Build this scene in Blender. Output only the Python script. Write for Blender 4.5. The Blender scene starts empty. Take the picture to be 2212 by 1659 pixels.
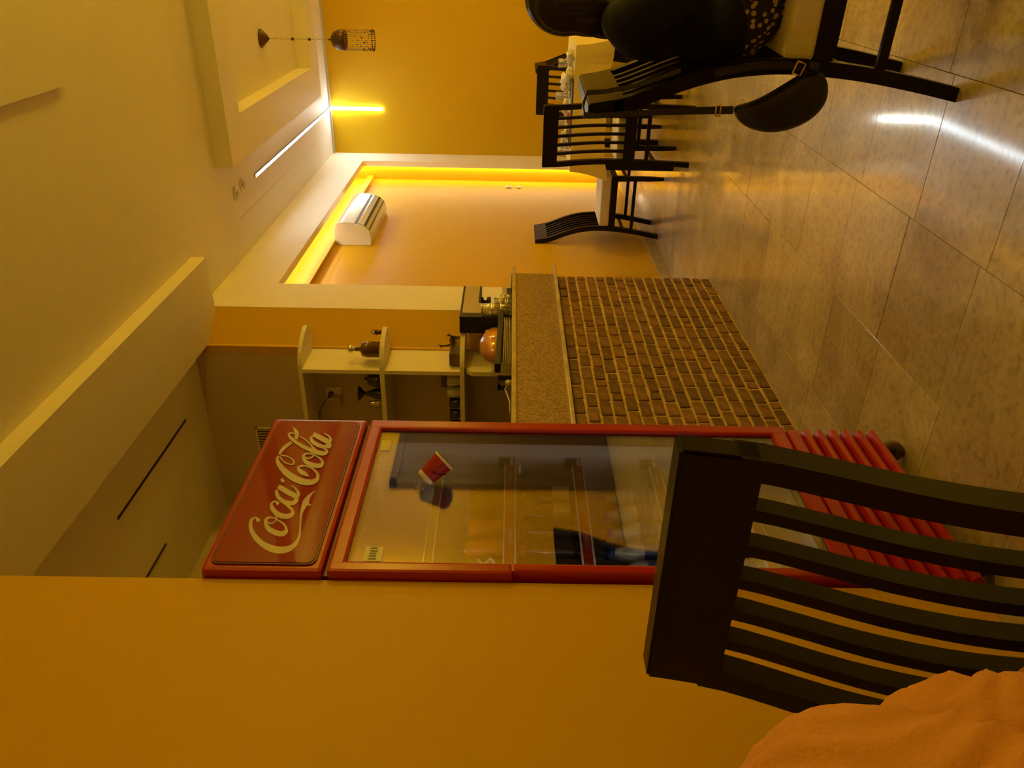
import bpy, bmesh, math, random
from mathutils import Vector, Matrix, Quaternion
random.seed(7)
PI = math.pi
scene = bpy.context.scene
COL = scene.collection

# ---------------------------------------------------------------- camera, exposure, world, main lights
F, YAW, PITCH, ROLL = 1682.9, .516617, -.0063157, .0165023
_f = Vector((-math.sin(YAW)*math.cos(PITCH), math.cos(YAW)*math.cos(PITCH), math.sin(PITCH)))
_r = Vector((math.cos(YAW), math.sin(YAW), 0)); _u = _r.cross(_f)
RIGHT = _r*math.cos(ROLL)+_u*math.sin(ROLL)
DOWN = _r*math.sin(ROLL)-_u*math.cos(ROLL)
cam = bpy.data.cameras.new('camera'); cam.sensor_width = 36; cam.lens = F/2212*36; cam.clip_start = .02
co = bpy.data.objects.new('camera', cam); COL.objects.link(co)
m = Matrix((DOWN, RIGHT, -_f)).transposed().to_4x4(); m.translation = Vector((0, 0, 1.18))
co.matrix_world = m
scene.camera = co
vs = scene.view_settings
vs.view_transform = 'Standard'; vs.look = 'None'; vs.gamma = 1; vs.use_curve_mapping = False
vs.exposure = 1.3
w = bpy.data.worlds.new('world'); scene.world = w; w.use_nodes = True
w.node_tree.nodes['Background'].inputs[0].default_value = (1, .6, .2, 1)
w.node_tree.nodes['Background'].inputs[1].default_value = .01
WARM = (1, .74, .058)
LED_STRENGTH = 27
COVE_STRENGTH = 10.5
# warm fill globes, added out of view to brighten the room: position and radiance (the globes themselves are built further down)
FILL_GLOBES = [(1.2, 2.5, 2.3, 26), (.9, -1.5, 2.3, 12), (2.4, 5.0, 2.2, 70), (1.6, 7.25, 1.95, 34), (-2.6, .4, 2.2, 32)]

# ---------------------------------------------------------------- materials
def nm(name):
    mt = bpy.data.materials.new(name); mt.use_nodes = True
    return mt, mt.node_tree, mt.node_tree.nodes['Principled BSDF']
def mat(name, col, rough=.5, metal=0, spec=.5, bump=0, bscale=60, var=0, vscale=8, coat=0, trans=0, ior=1.45):
    mt, nt, b = nm(name)
    b.inputs['Base Color'].default_value = (*col, 1); b.inputs['Roughness'].default_value = rough
    b.inputs['Metallic'].default_value = metal; b.inputs['Specular IOR Level'].default_value = spec
    b.inputs['Coat Weight'].default_value = coat; b.inputs['Transmission Weight'].default_value = trans
    b.inputs['IOR'].default_value = ior
    if bump or var:
        tc = nt.nodes.new('ShaderNodeTexCoord')
    if bump:
        n = nt.nodes.new('ShaderNodeTexNoise'); n.inputs['Scale'].default_value = bscale; n.inputs['Detail'].default_value = 4
        nt.links.new(tc.outputs['Object'], n.inputs['Vector'])
        bp = nt.nodes.new('ShaderNodeBump'); bp.inputs['Strength'].default_value = bump; bp.inputs['Distance'].default_value = .01
        nt.links.new(n.outputs['Fac'], bp.inputs['Height']); nt.links.new(bp.outputs['Normal'], b.inputs['Normal'])
    if var:
        n2 = nt.nodes.new('ShaderNodeTexNoise'); n2.inputs['Scale'].default_value = vscale; n2.inputs['Detail'].default_value = 6
        nt.links.new(tc.outputs['Object'], n2.inputs['Vector'])
        cr = nt.nodes.new('ShaderNodeValToRGB')
        cr.color_ramp.elements[0].position = .3; cr.color_ramp.elements[1].position = .7
        cr.color_ramp.elements[0].color = (*[c*(1-var) for c in col], 1)
        cr.color_ramp.elements[1].color = (*[min(1, c*(1+var)) for c in col], 1)
        nt.links.new(n2.outputs['Fac'], cr.inputs['Fac']); nt.links.new(cr.outputs['Color'], b.inputs['Base Color'])
    return mt
def emit(name, col, s):
    mt, nt, b = nm(name)
    b.inputs['Base Color'].default_value = (.8, .8, .8, 1)
    b.inputs['Emission Color'].default_value = (*col, 1); b.inputs['Emission Strength'].default_value = s
    return mt
def pane(name, refl, tint=(1, 1, 1), rough=.02):
    mt, nt, b = nm(name); nt.nodes.remove(b)
    out = nt.nodes['Material Output']
    t = nt.nodes.new('ShaderNodeBsdfTransparent'); t.inputs[0].default_value = (*tint, 1)
    g = nt.nodes.new('ShaderNodeBsdfGlossy'); g.inputs['Roughness'].default_value = rough
    lw = nt.nodes.new('ShaderNodeLayerWeight'); lw.inputs['Blend'].default_value = .35
    mr = nt.nodes.new('ShaderNodeMapRange'); mr.inputs['To Min'].default_value = refl; mr.inputs['To Max'].default_value = min(1, refl+.35)
    mx = nt.nodes.new('ShaderNodeMixShader')
    nt.links.new(lw.outputs['Fresnel'], mr.inputs['Value']); nt.links.new(mr.outputs[0], mx.inputs[0])
    nt.links.new(t.outputs[0], mx.inputs[1]); nt.links.new(g.outputs[0], mx.inputs[2]); nt.links.new(mx.outputs[0], out.inputs[0])
    return mt
M = {}
M['yellow'] = mat('yellow_paint', (.64, .385, .006), .45, spec=.2, bump=.06, bscale=25)
M['white'] = mat('cream_paint', (.84, .77, .66), .6, spec=.3, bump=.05, bscale=30)
M['kitchen'] = mat('kitchen_paint', (.58, .47, .38), .6, spec=.3, bump=.04)
M['trim'] = mat('grey_trim', (.5, .48, .44), .4)
M['led'] = emit('led_white', (.78, .93, 1.0), LED_STRENGTH)
M['led_cove'] = emit('led_cove', (1, .86, .6), COVE_STRENGTH)
M['fridge_led'] = emit('fridge_led', (1, .86, .66), 7.5)  # glow added to brighten the fridge interior
M['red'] = mat('red_plastic', (.38, .007, .005), .28, coat=.3)
M['redpanel'] = mat('red_sign_panel', (.25, .004, .003), .04, spec=.35, coat=.12, ior=1.45)
M['redpanel'].node_tree.nodes['Principled BSDF'].inputs['Coat IOR'].default_value = 1.62
M['logo'] = mat('sign_white', (.47, .40, .46), .25, coat=.5)
M['darkred'] = mat('dark_red', (.10, .003, .003), .4)
M['liner'] = mat('fridge_liner', (.62, .58, .55), .45)
M['steel'] = mat('steel', (.6, .6, .6), .28, metal=1)
M['chrome'] = mat('chrome', (.8, .8, .8), .08, metal=1)
M['doorglass'] = pane('door_glass', .20, (.78, .78, .76), .015)
M['clear'] = pane('clear_glass', .16, (.93, .94, .92), .02)
M['wood'] = mat('dark_wood', (.0065, .0025, .0018), .38, spec=.28, var=.35, vscale=14)
M['cream'] = mat('cream_fabric', (.82, .74, .56), .85, spec=.1, bump=.15, bscale=220, var=.06)
M['cloth'] = mat('table_cloth', (.80, .66, .26), .8, spec=.15, bump=.1, bscale=150, var=.06, vscale=5)
M['brickm'] = mat('mortar', (.52, .36, .17), .8, bump=.5, bscale=90, var=.25, vscale=20)
M['brick'] = mat('brick_brown', (.190, .098, .032), .6, bump=.5, bscale=70, var=.3, vscale=30)
M['brick2'] = mat('brick_reddish', (.22, .11, .036), .6, bump=.5, bscale=70, var=.3, vscale=30)
M['brick3'] = mat('brick_dark', (.135, .068, .024), .6, bump=.5, bscale=70, var=.3, vscale=30)
M['granite'] = mat('granite', (.30, .20, .115), .35, spec=.4, var=.5, vscale=95, bump=.05)
M['marble'] = mat('marble_trim', (.50, .40, .26), .22, spec=.5, var=.15, vscale=12)
M['black'] = mat('black_fabric', (.006, .006, .008), .75, spec=.25, bump=.1, bscale=120)
M['blackp'] = mat('black_plastic', (.008, .007, .007), .45)
M['leather'] = mat('black_leather', (.008, .006, .006), .38, bump=.15, bscale=160)
M['silver'] = mat('silver_plastic', (.48, .42, .38), .32, metal=.3)
M['gold'] = mat('buckle_gold', (.7, .5, .25), .3, metal=1)
M['juice'] = mat('orange_juice', (.85, .33, .02), .15, coat=.6)
M['amber'] = mat('amber_glass', (.10, .045, .012), .08, spec=.8, coat=.5)
M['darkglass'] = mat('dark_glass', (.012, .010, .012), .06, spec=.8, coat=.5)
M['porcelain'] = mat('porcelain', (.62, .58, .52), .2, coat=.4)
M['paper'] = mat('napkin_paper', (.80, .76, .66), .85, spec=.1, bump=.3, bscale=80)
M['bronze'] = mat('bronze', (.10, .055, .025), .45, metal=.6)
M['brownbox'] = mat('brown_box', (.16, .11, .065), .6)
M['acwhite'] = mat('air_conditioner_white', (.72, .70, .64), .16, spec=.6, coat=.4)
M['acdark'] = mat('air_conditioner_slot', (.02, .012, .008), .4)
M['copper'] = mat('lamp_copper', (.11, .055, .025), .4, metal=.5)
M['bead'] = mat('dark_beads', (.05, .022, .012), .3)
M['string'] = mat('bead_string', (.42, .30, .10), .5)
M['hair'] = mat('dark_hair', (.014, .006, .003), .42, spec=.4)
M['skin'] = mat('skin', (.32, .13, .06), .55)
M['shirt'] = mat('apricot_shirt', (.70, .33, .12), .8, spec=.15, bump=.2, bscale=300)
M['denim'] = mat('dark_trousers', (.02, .022, .03), .8)
M['canred'] = mat('can_red', (.35, .02, .015), .3, metal=.3)
M['candark'] = mat('can_dark', (.03, .015, .01), .3)
M['canorange'] = mat('can_orange', (.62, .20, .01), .3)
M['cangreen'] = mat('can_green', (.16, .22, .015), .3)
M['bottlegreen'] = mat('bottle_green', (.03, .05, .008), .08, coat=.6)
M['bottledark'] = mat('bottle_dark', (.012, .006, .005), .08, coat=.6)
M['water'] = mat('water_bottle', (.30, .30, .28), .08, coat=.6)
M['bluecap'] = mat('blue_cap', (.01, .03, .22), .35)
M['bluelabel'] = mat('blue_label', (.006, .03, .16), .4)
M['whitelabel'] = mat('white_label', (.7, .68, .6), .5)
M['yellowlabel'] = mat('yellow_label', (.62, .50, .12), .5)
M['food'] = mat('food_scraps', (.42, .27, .06), .7, bump=.6, bscale=120, var=.4, vscale=60)
M['bluegrey'] = mat('blue_grey_plastic', (.10, .12, .22), .35)
M['doordark'] = mat('dark_door', (.085, .052, .026), .6)
M['switch'] = mat('switch_plastic', (.62, .55, .36), .4)
M['fridgegrey'] = mat('fridge_side', (.30, .008, .006), .35)
M['cupw'] = mat('paper_cup_white', (.75, .7, .6), .6)
M['cupred'] = mat('paper_cup_red', (.34, .012, .01), .4)
# floor tiles: glossy worn marble
def floor_mat(name, tone):
    mt, nt, b = nm(name)
    g = nt.nodes.new('ShaderNodeNewGeometry')
    n = nt.nodes.new('ShaderNodeTexNoise'); n.inputs['Scale'].default_value = 2.6; n.inputs['Detail'].default_value = 9; n.inputs['Roughness'].default_value = .68; n.inputs['Distortion'].default_value = 1.2
    nt.links.new(g.outputs['Position'], n.inputs['Vector'])
    cr = nt.nodes.new('ShaderNodeValToRGB')
    e = cr.color_ramp.elements; e[0].position = .32; e[1].position = .66
    e[0].color = (.38*tone, .29*tone, .18*tone, 1); e[1].color = (.68*tone, .57*tone, .40*tone, 1)
    nt.links.new(n.outputs['Fac'], cr.inputs['Fac'])
    sp = nt.nodes.new('ShaderNodeTexNoise'); sp.inputs['Scale'].default_value = 45; sp.inputs['Detail'].default_value = 3
    nt.links.new(g.outputs['Position'], sp.inputs['Vector'])
    c2 = nt.nodes.new('ShaderNodeValToRGB'); c2.color_ramp.elements[0].position = .35; c2.color_ramp.elements[0].color = (.55, .55, .55, 1); c2.color_ramp.elements[1].position = .52
    nt.links.new(sp.outputs['Fac'], c2.inputs['Fac'])
    mx = nt.nodes.new('ShaderNodeMixRGB'); mx.blend_type = 'MULTIPLY'; mx.inputs[0].default_value = .55
    nt.links.new(cr.outputs['Color'], mx.inputs[1]); nt.links.new(c2.outputs['Color'], mx.inputs[2])
    nt.links.new(mx.outputs[0], b.inputs['Base Color'])
    mr = nt.nodes.new('ShaderNodeMapRange'); mr.inputs['To Min'].default_value = .24; mr.inputs['To Max'].default_value = .40
    nt.links.new(n.outputs['Fac'], mr.inputs['Value']); nt.links.new(mr.outputs[0], b.inputs['Roughness'])
    b.inputs['Specular IOR Level'].default_value = .6; b.inputs['Coat Weight'].default_value = .75; b.inputs['Coat Roughness'].default_value = .085; b.inputs['Coat IOR'].default_value = 1.55
    bp = nt.nodes.new('ShaderNodeBump'); bp.inputs['Strength'].default_value = .07; bp.inputs['Distance'].default_value = .01
    n3 = nt.nodes.new('ShaderNodeTexNoise'); n3.inputs['Scale'].default_value = 18; n3.inputs['Detail'].default_value = 3
    nt.links.new(g.outputs['Position'], n3.inputs['Vector']); nt.links.new(n3.outputs['Fac'], bp.inputs['Height']); nt.links.new(bp.outputs['Normal'], b.inputs['Normal'])
    return mt
M['tile'] = floor_mat('floor_tile_light', 1.0); M['tile2'] = floor_mat('floor_tile_mid', .92); M['tile3'] = floor_mat('floor_tile_deep', .85)
M['grout'] = mat('grout', (.20, .14, .08), .8)
def leopard():
    mt, nt, b = nm('spotted_fabric')
    tc = nt.nodes.new('ShaderNodeTexCoord'); v = nt.nodes.new('ShaderNodeTexVoronoi'); v.inputs['Scale'].default_value = 55
    nt.links.new(tc.outputs['Object'], v.inputs['Vector'])
    cr = nt.nodes.new('ShaderNodeValToRGB'); e = cr.color_ramp.elements
    cr.color_ramp.interpolation = 'CONSTANT'; e[0].position = 0; e[0].color = (.42, .33, .22, 1); e[1].position = .36; e[1].color = (.008, .007, .007, 1)
    nt.links.new(v.outputs['Distance'], cr.inputs['Fac']); nt.links.new(cr.outputs['Color'], b.inputs['Base Color']); b.inputs['Roughness'].default_value = .8
    return mt
M['leopard'] = leopard()

# ---------------------------------------------------------------- helpers
def link(name, me, mt, parent=None, smooth=False):
    o = bpy.data.objects.new(name, me); COL.objects.link(o)
    if mt is not None and not me.materials:
        me.materials.append(M[mt] if isinstance(mt, str) else mt)
    if parent is not None: o.parent = parent
    if smooth:
        for p in me.polygons: p.use_smooth = True
    return o
def fin(bm, name, mt, parent=None, smooth=False, recalc=True):
    if recalc: bmesh.ops.recalc_face_normals(bm, faces=bm.faces)
    me = bpy.data.meshes.new(name); bm.to_mesh(me); bm.free()
    return link(name, me, mt, parent, smooth)
def bbox(bm, x0, x1, y0, y1, z0, z1, bev=0, seg=2):
    r = bmesh.ops.create_cube(bm, size=1)
    vs_ = r['verts']
    for v in vs_:
        v.co = Vector((x0 if v.co.x < 0 else x1, y0 if v.co.y < 0 else y1, z0 if v.co.z < 0 else z1))
    if bev:
        ed = list({e for v in vs_ for e in v.link_edges})
        bmesh.ops.bevel(bm, geom=ed, offset=bev, segments=seg, affect='EDGES', profile=.6)
    return vs_
def box(name, mt, x0, x1, y0, y1, z0, z1, parent=None, bev=0, seg=2):
    bm = bmesh.new(); bbox(bm, x0, x1, y0, y1, z0, z1, bev, seg); return fin(bm, name, mt, parent)
def boxes(name, mt, L, parent=None, bev=0):
    bm = bmesh.new()
    for b in L: bbox(bm, *b, bev=bev)
    return fin(bm, name, mt, parent)
def tube_bm(bm, pts, rad, n=8, cap=True):
    pts = [Vector(p) for p in pts]
    rr = rad if isinstance(rad, (list, tuple)) else [rad]*len(pts)
    prev = None; rings = []
    up = Vector((0, 0, 1))
    for i, p in enumerate(pts):
        t = (pts[min(i+1, len(pts)-1)]-pts[max(i-1, 0)]).normalized()
        if prev is None:
            a = up if abs(t.z) < .9 else Vector((1, 0, 0))
            s = t.cross(a).normalized()
        else:
            s = (prev - t*prev.dot(t)).normalized()
        prev = s; b = t.cross(s)
        rings.append([bm.verts.new(p+(s*math.cos(2*PI*k/n)+b*math.sin(2*PI*k/n))*rr[i]) for k in range(n)])
    for a, b in zip(rings, rings[1:]):
        for k in range(n): bm.faces.new((a[k], a[(k+1) % n], b[(k+1) % n], b[k]))
    if cap:
        bm.faces.new(rings[0]); bm.faces.new(rings[-1])
def tube(name, mt, pts, rad, parent=None, n=8):
    bm = bmesh.new(); tube_bm(bm, pts, rad, n); return fin(bm, name, mt, parent, True)
def lathe_bm(bm, prof, c=(0, 0, 0), n=20, axis=None):
    rot = Vector((0, 0, 1)).rotation_difference(Vector(axis)).to_matrix() if axis else Matrix.Identity(3)
    rings = []
    for r, z in prof:
        if r < 1e-5: rings.append([bm.verts.new(rot@Vector((0, 0, z))+Vector(c))])
        else: rings.append([bm.verts.new(rot@Vector((r*math.cos(2*PI*k/n), r*math.sin(2*PI*k/n), z))+Vector(c)) for k in range(n)])
    for a, b in zip(rings, rings[1:]):
        for k in range(n):
            k2 = (k+1) % n
            if len(a) == 1 and len(b) == 1: continue
            if len(a) == 1: bm.faces.new((a[0], b[k], b[k2]))
            elif len(b) == 1: bm.faces.new((a[k], a[k2], b[0]))
            else: bm.faces.new((a[k], a[k2], b[k2], b[k]))
def lathe(name, mt, prof, c=(0, 0, 0), parent=None, n=20, axis=None):
    bm = bmesh.new(); lathe_bm(bm, prof, c, n, axis); return fin(bm, name, mt, parent, True)
def extr_bm(bm, poly, axis, a, b):
    """extrude 2D polygon; axis 'x': poly=(y,z); 'y': poly=(x,z); 'z': poly=(x,y)"""
    def mk(p, t):
        return {'x': (t, p[0], p[1]), 'y': (p[0], t, p[1]), 'z': (p[0], p[1], t)}[axis]
    A = [bm.verts.new(mk(p, a)) for p in poly]; B = [bm.verts.new(mk(p, b)) for p in poly]
    n = len(poly)
    bm.faces.new(A); bm.faces.new(B)
    for i in range(n): bm.faces.new((A[i], A[(i+1) % n], B[(i+1) % n], B[i]))
def extr(name, mt, poly, axis, a, b, parent=None, bev=0):
    bm = bmesh.new(); extr_bm(bm, poly, axis, a, b)
    bmesh.ops.recalc_face_normals(bm, faces=bm.faces)
    if bev: bmesh.ops.bevel(bm, geom=list(bm.edges), offset=bev, segments=2, affect='EDGES')
    return fin(bm, name, mt, parent)
def empty(name, loc=(0, 0, 0), rz=0):
    o = bpy.data.objects.new(name, None); COL.objects.link(o); o.location = loc; o.rotation_euler = (0, 0, rz); o.empty_display_size = .1
    return o
def tag(o, label, cat, group=None):
    o['label'] = label; o['category'] = cat
    if group: o['group'] = group
    return o
def struct(o): o['kind'] = 'structure'; return o
def copy_tree(o, parent=None):
    c = o.copy(); COL.objects.link(c); c.parent = parent
    for ch in list(o.children): copy_tree(ch, c)
    return c
def catmull(P, sub=5):
    out = []
    n = len(P)
    for i in range(n-1):
        p0, p1, p2, p3 = P[max(i-1, 0)], P[i], P[i+1], P[min(i+2, n-1)]
        for k in range(sub):
            t = k/sub
            out.append(tuple(.5*((2*b)+(-a+c)*t+(2*a-5*b+4*c-d)*t*t+(-a+3*b-3*c+d)*t**3) for a, b, c, d in zip(p0, p1, p2, p3)))
    out.append(tuple(P[-1])); return out

# ================================================================ SETTING
ZC = 2.965          # ceiling height
YB = 7.97           # far wall
XR = 2.6            # right-hand wall
YF = -2.6           # wall behind the camera
# floor with its tiles
fl = struct(box('floor', 'grout', -3.4, XR, YF, YB, -.12, -.006))
P_ = .40
rng = random.Random(3)
tm = []
for k in range(9):
    bm = bmesh.new(); bbox(bm, 0, P_-.0014, 0, P_-.0014, -.02, 0, bev=.0008, seg=1)
    bmesh.ops.recalc_face_normals(bm, faces=bm.faces)
    me = bpy.data.meshes.new('floor_tile'); bm.to_mesh(me); bm.free(); me.materials.append(M[('tile', 'tile2', 'tile3')[k % 3]]); tm.append(me)
x0 = -.687
rest = bmesh.new()
for i in range(-4, 9):
    for j in range(-7, 22):
        x = x0+i*P_; y = 2.216+(j-5)*P_+(.03 if i % 2 else 0)
        if x > XR-.1 or y > YB-.05 or y < YF: continue
        # tiles the photograph shows become separate objects
        if x < .75 and y > .2 and x > -2.2 and y < 7.9:
            o = bpy.data.objects.new('floor_tile', tm[rng.randrange(9)]); COL.objects.link(o); o.parent = fl
            o.location = (x, y, rng.uniform(-.0006, .0006))
        else:
            bbox(rest, x, x+P_-.0014, y, min(y+P_-.0014, YB), -.02, 0)
ro = fin(rest, 'floor_tile_field', 'tile', fl); ro['kind'] = 'stuff'

# ceiling
ce = struct(box('ceiling', 'white', -3.4, XR, YF, YB, ZC, ZC+.12))
XD, ZD = -1.213, 2.85     # dropped frame in the ceiling
boxes('dropped_frame', 'white', [
    (XD, -.945, 4.72, 7.18, ZD, ZC+.01), (1.75, 2.0, 4.72, 7.18, ZD, ZC+.01),
    (-.945, 1.75, 4.72, 4.97, ZD, ZC+.01), (-.945, 1.75, 6.92, 7.18, ZD, ZC+.01)], ce)
box('dropped_panel', 'white', -.527, 1.9, .5, 3.25, ZC-.02, ZC+.01, ce)
boxes('bulkhead', 'white', [(-2.022, -1.573, YF, 4.152, 2.885, ZC+.01)], ce)
boxes('ceiling_slot', 'acdark', [(-2.352, -2.338, 2.81, 3.665, ZC-.004, ZC+.01)], ce)
boxes('ceiling_slot', 'acdark', [(-2.80, -2.786, 2.2, 3.148, ZC-.004, ZC+.01)], ce)
# hairline board joint
tube('board_joint', 'trim', [(-1.63, 5.0, ZC-.0005), (-1.63, 6.4, ZC-.0005), (-1.63, YB, ZC-.0005)], .0012, ce, 4)

# far wall
wb = struct(box('wall_back', 'yellow', -3.4, XR, YB, YB+.12, 0, ZC))
struct(box('trim_1', 'trim', -1.88, XR, YB-.022, YB, ZC-.018, ZC))
# left wall beyond the bar, with its white frame round the niche
XN = -2.10
wl = struct(box('wall_left', 'yellow', XN-.12, XN, 4.05, YB, 0, ZC))
XFR, YA, YBB, ZN = -1.88, 4.53, 7.66, 2.618
boxes('niche_frame', 'white', [
    (-1.933, XFR, 4.17, YA, 0, ZC), (-1.933, XFR, YBB, YB, 0, ZC), (-1.933, XFR, YA, YBB, ZN, ZC),
    (XN, -1.933, 4.17, 4.36, 0, ZC)], wl)
box('niche_return', 'yellow', XN, -1.933, 7.826, YB, 0, ZC, wl)
box('niche_head', 'yellow', XN, -1.933, 4.36, 7.826, 2.80, ZC, wl)
boxes('cove_ledge', 'yellow', [(XN-.001, -2.06, 4.4, 7.80, 2.545, 2.60)], wl)
bm = bmesh.new()
bbox(bm, -1.948, -1.936, 4.42, 7.80, 2.70, 2.712)
bbox(bm, -1.948, -1.936, 7.79, 7.802, .12, 2.712)
led = fin(bm, 'led_tape', 'led_cove'); tag(led, 'hidden warm led tape running behind the white niche frame', 'led strip')
# slanted return between pilaster and kitchen end wall
bm = bmesh.new(); extr_bm(bm, [(-1.88, 4.172), (-2.024, 3.975), (-2.024, 3.948), (-2.07, 3.948), (-2.07, 4.172)], 'z', 0, ZC)
struct(fin(bm, 'wall_return', 'yellow')).name = 'wall_corner'
# kitchen recess
kw = struct(box('wall_kitchen', 'kitchen', -3.4, -2.032, 3.95, 4.05, 0, ZC))
struct(box('wall_kitchen_side', 'kitchen', -3.29, -3.17, YF, 3.95, 0, ZC))
# vent in the kitchen end wall
v = empty('wall_vent', (-2.66, 3.95, 2.64)); tag(v, 'small slatted ventilation grille high on the kitchen end wall above the fridge', 'vent')
boxes('vent_frame', 'white', [(-.09, .09, -.012, 0, -.05, -.042), (-.09, .09, -.012, 0, .042, .05), (-.09, -.082, -.012, 0, -.05, .05), (.082, .09, -.012, 0, -.05, .05)], v)
box('vent_back', 'acdark', -.085, .085, -.003, 0, -.045, .045, v)
for k in range(9):
    box('slat', 'kitchen', -.08+k*.0185, -.072+k*.0185, -.010, -.001, -.042, .042, v)
# near left wall in front of which the chair stands
struct(box('wall_left_near', 'yellow', -3.1, -1.285, YF, 1.334, 0, ZC))
# unseen sides of the room
struct(box('wall_right', 'yellow', XR, XR+.12, YF, YB, 0, ZC))
struct(box('wall_front', 'yellow', -3.4, XR, YF-.12, YF, 0, ZC))
d = struct(empty('door_1', (XR, 7.35, 0)))
box('door_leaf', 'doordark', -.05, 0, -.52, .52, 0, 2.35, d)
boxes('door_frame', 'doordark', [(-.07, 0, -.60, -.52, 0, 2.43), (-.07, 0, .52, .60, 0, 2.43), (-.07, 0, -.60, .60, 2.35, 2.43)], d)
tube('door_handle', 'steel', [(-.05, -.42, 1.02), (-.10, -.42, 1.02), (-.10, -.30, 1.02)], .009, d)
struct(box('baseboard_left', 'marble', XN, XN+.012, 4.36, 7.826, 0, .085))
struct(box('baseboard_back', 'marble', -1.88, XR, YB-.012, YB, 0, .085))
struct(box('baseboard_near', 'marble', -1.285, -1.273, YF, 1.32, 0, .085))
# led strips on the ceiling: each runs to the far wall and down it
def led_strip(x, ya, label):
    t = empty('led_strip', (x, YB, ZC)); tag(t, label, 'led strip', None)
    box('ceiling_bar', 'led', -.0095, .0095, ya-YB, -.022, -.010, -.001, t)
    box('wall_bar', 'led', -.012, .012, -.012, -.001, -.52, -.012, t, bev=.003)
    boxes('aluminium_profile', 'trim', [(-.0125, -.0095, ya-YB-.003, -.022, -.012, 0), (.0095, .0125, ya-YB-.003, -.022, -.012, 0), (-.0095, .0095, ya-YB-.003, ya-YB, -.012, 0)], t)
led_strip(-1.452, 5.43, 'bright white led strip on the ceiling bending down the far yellow wall')
led_strip(1.9, 5.2, 'white led strip across the ceiling near the right-hand wall, outside the view')
# recessed spots
def ring_light(x, y, z, label, r=.045, on=False):
    t = empty('ceiling_spotlight', (x, y, z)); tag(t, label, 'spotlight')
    lathe('ring', 'acwhite', [(r*.62, 0), (r*.62, -.006), (r*.8, -.012), (r, -.008), (r, 0)], (0, 0, 0), t, 28)
    lathe('inner_ring', 'cream', [(r*.30, -.001), (r*.34, -.007), (r*.58, -.004), (r*.62, 0)], (0, 0, 0), t, 24)
    lathe('lens', 'acdark', [(0, -.002), (r*.30, -.002)], (0, 0, 0), t, 20)
ring_light(-1.455, 5.005, ZC, 'round unlit ceiling spotlight nearer the bar bulkhead')
ring_light(-1.437, 5.149, ZC, 'round unlit ceiling spotlight nearer the led strip')
for i, (x, y, z, st) in enumerate(FILL_GLOBES):  # added light globes, hung out of view as fill for room and kitchen
    t = empty('globe_pendant', (x, y, z)); tag(t, 'lit warm globe pendant outside the view, ' + ('beside the camera', 'behind the camera', 'on the right of the room', 'towards the far right corner', 'inside the kitchen behind the near wall')[i], 'lamp')
    M['globe_%d' % i] = emit('globe_glass', (1, .80, .52) if i == 4 else WARM, st)
    lathe('globe', 'globe_%d' % i, [(0, -.11)]+[(.11*math.cos(a), .11*math.sin(a)) for a in [-PI/2+PI*k/14 for k in range(1, 14)]]+[(0, .11)], (0, 0, 0), t, 24)
    lathe('cap', 'copper', [(0, .13), (.03, .13), (.04, .105), (0, .105)], (0, 0, 0), t, 18)
    tube('cord', 'blackp', [(0, 0, .12), (0, 0, .5), (0, 0, ZC-z)], .004, t, 6)

# ================================================================ BAR COUNTER
bar = empty('bar_counter', (-1.70, 4.285, 0)); tag(bar, 'brown brick bar counter with a granite band and pale marble ledges', 'counter')
BX, BY = -1.70, 4.285
def L(x, y): return (x-BX, y-BY)
def bb(name, mt, x0, x1, y0, y1, z0, z1, bev=0): return box(name, mt, x0-BX, x1-BX, y0-BY, y1-BY, z0, z1, bar, bev)
bb('brick_backing', 'brickm', -1.86, -1.7065, 2.02, 4.285, 0, .902)
CZ, CB = .0562, .122
br = random.Random(11)
meshes = []
for k in range(14):
    ln = CB-.014+br.uniform(-.003, .003)
    if k >= 10: ln = .052+br.uniform(-.004, .006)
    bm = bmesh.new(); vs_ = bbox(bm, -.010, 0, 0, ln, 0, CZ-.0125+br.uniform(-.002, .002), bev=.0035, seg=1)
    for v_ in bm.verts: v_.co += Vector((br.uniform(-.0015, .001), br.uniform(-.0018, .0018), br.uniform(-.0016, .0016)))
    bmesh.ops.recalc_face_normals(bm, faces=bm.faces)
    me = bpy.data.meshes.new('brick'); bm.to_mesh(me); bm.free(); me.materials.append(M[('brick', 'brick2', 'brick3', 'brick', 'brick3')[k % 5]]); meshes.append((me, ln))
nb = 0
for c in range(16):
    z = .008+c*CZ
    y = 4.279
    first = True
    while y > 2.42:
        if first and c % 2: me, ln = meshes[10+br.randrange(4)]
        elif br.random() < .13: me, ln = meshes[10+br.randrange(4)]
        else: me, ln = meshes[br.randrange(10)]
        first = False
        if z+CZ-.008 > .906: break
        o = bpy.data.objects.new('brick', me); COL.objects.link(o); o.parent = bar
        o.location = (br.uniform(-.0015, .0025), y-ln-BY, z+br.uniform(-.001, .001)); nb += 1
        y -= ln+.0135+br.uniform(-.001, .002)
bb('lower_ledge', 'marble', -1.86, -1.662, 2.02, 4.36, .902, .922, .006)
bb('granite_band', 'granite', -1.86, -1.704, 2.02, 4.325, .922, 1.139)
bm = bmesh.new()
extr_bm(bm, [L(*p) for p in [(-1.688, 2.02), (-1.688, 4.40), (-1.87, 4.40), (-1.87, 4.13), (-2.03, 3.94), (-2.20, 3.94), (-2.20, 2.02)]], 'z', 1.139, 1.160)
bmesh.ops.recalc_face_normals(bm, faces=bm.faces); bmesh.ops.bevel(bm, geom=list(bm.edges), offset=.004, segments=2, affect='EDGES')
fin(bm, 'upper_ledge', 'marble', bar)
bb('inner_wall', 'kitchen', -2.0, -1.86, 2.02, 3.93, 0, 1.139)

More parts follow.
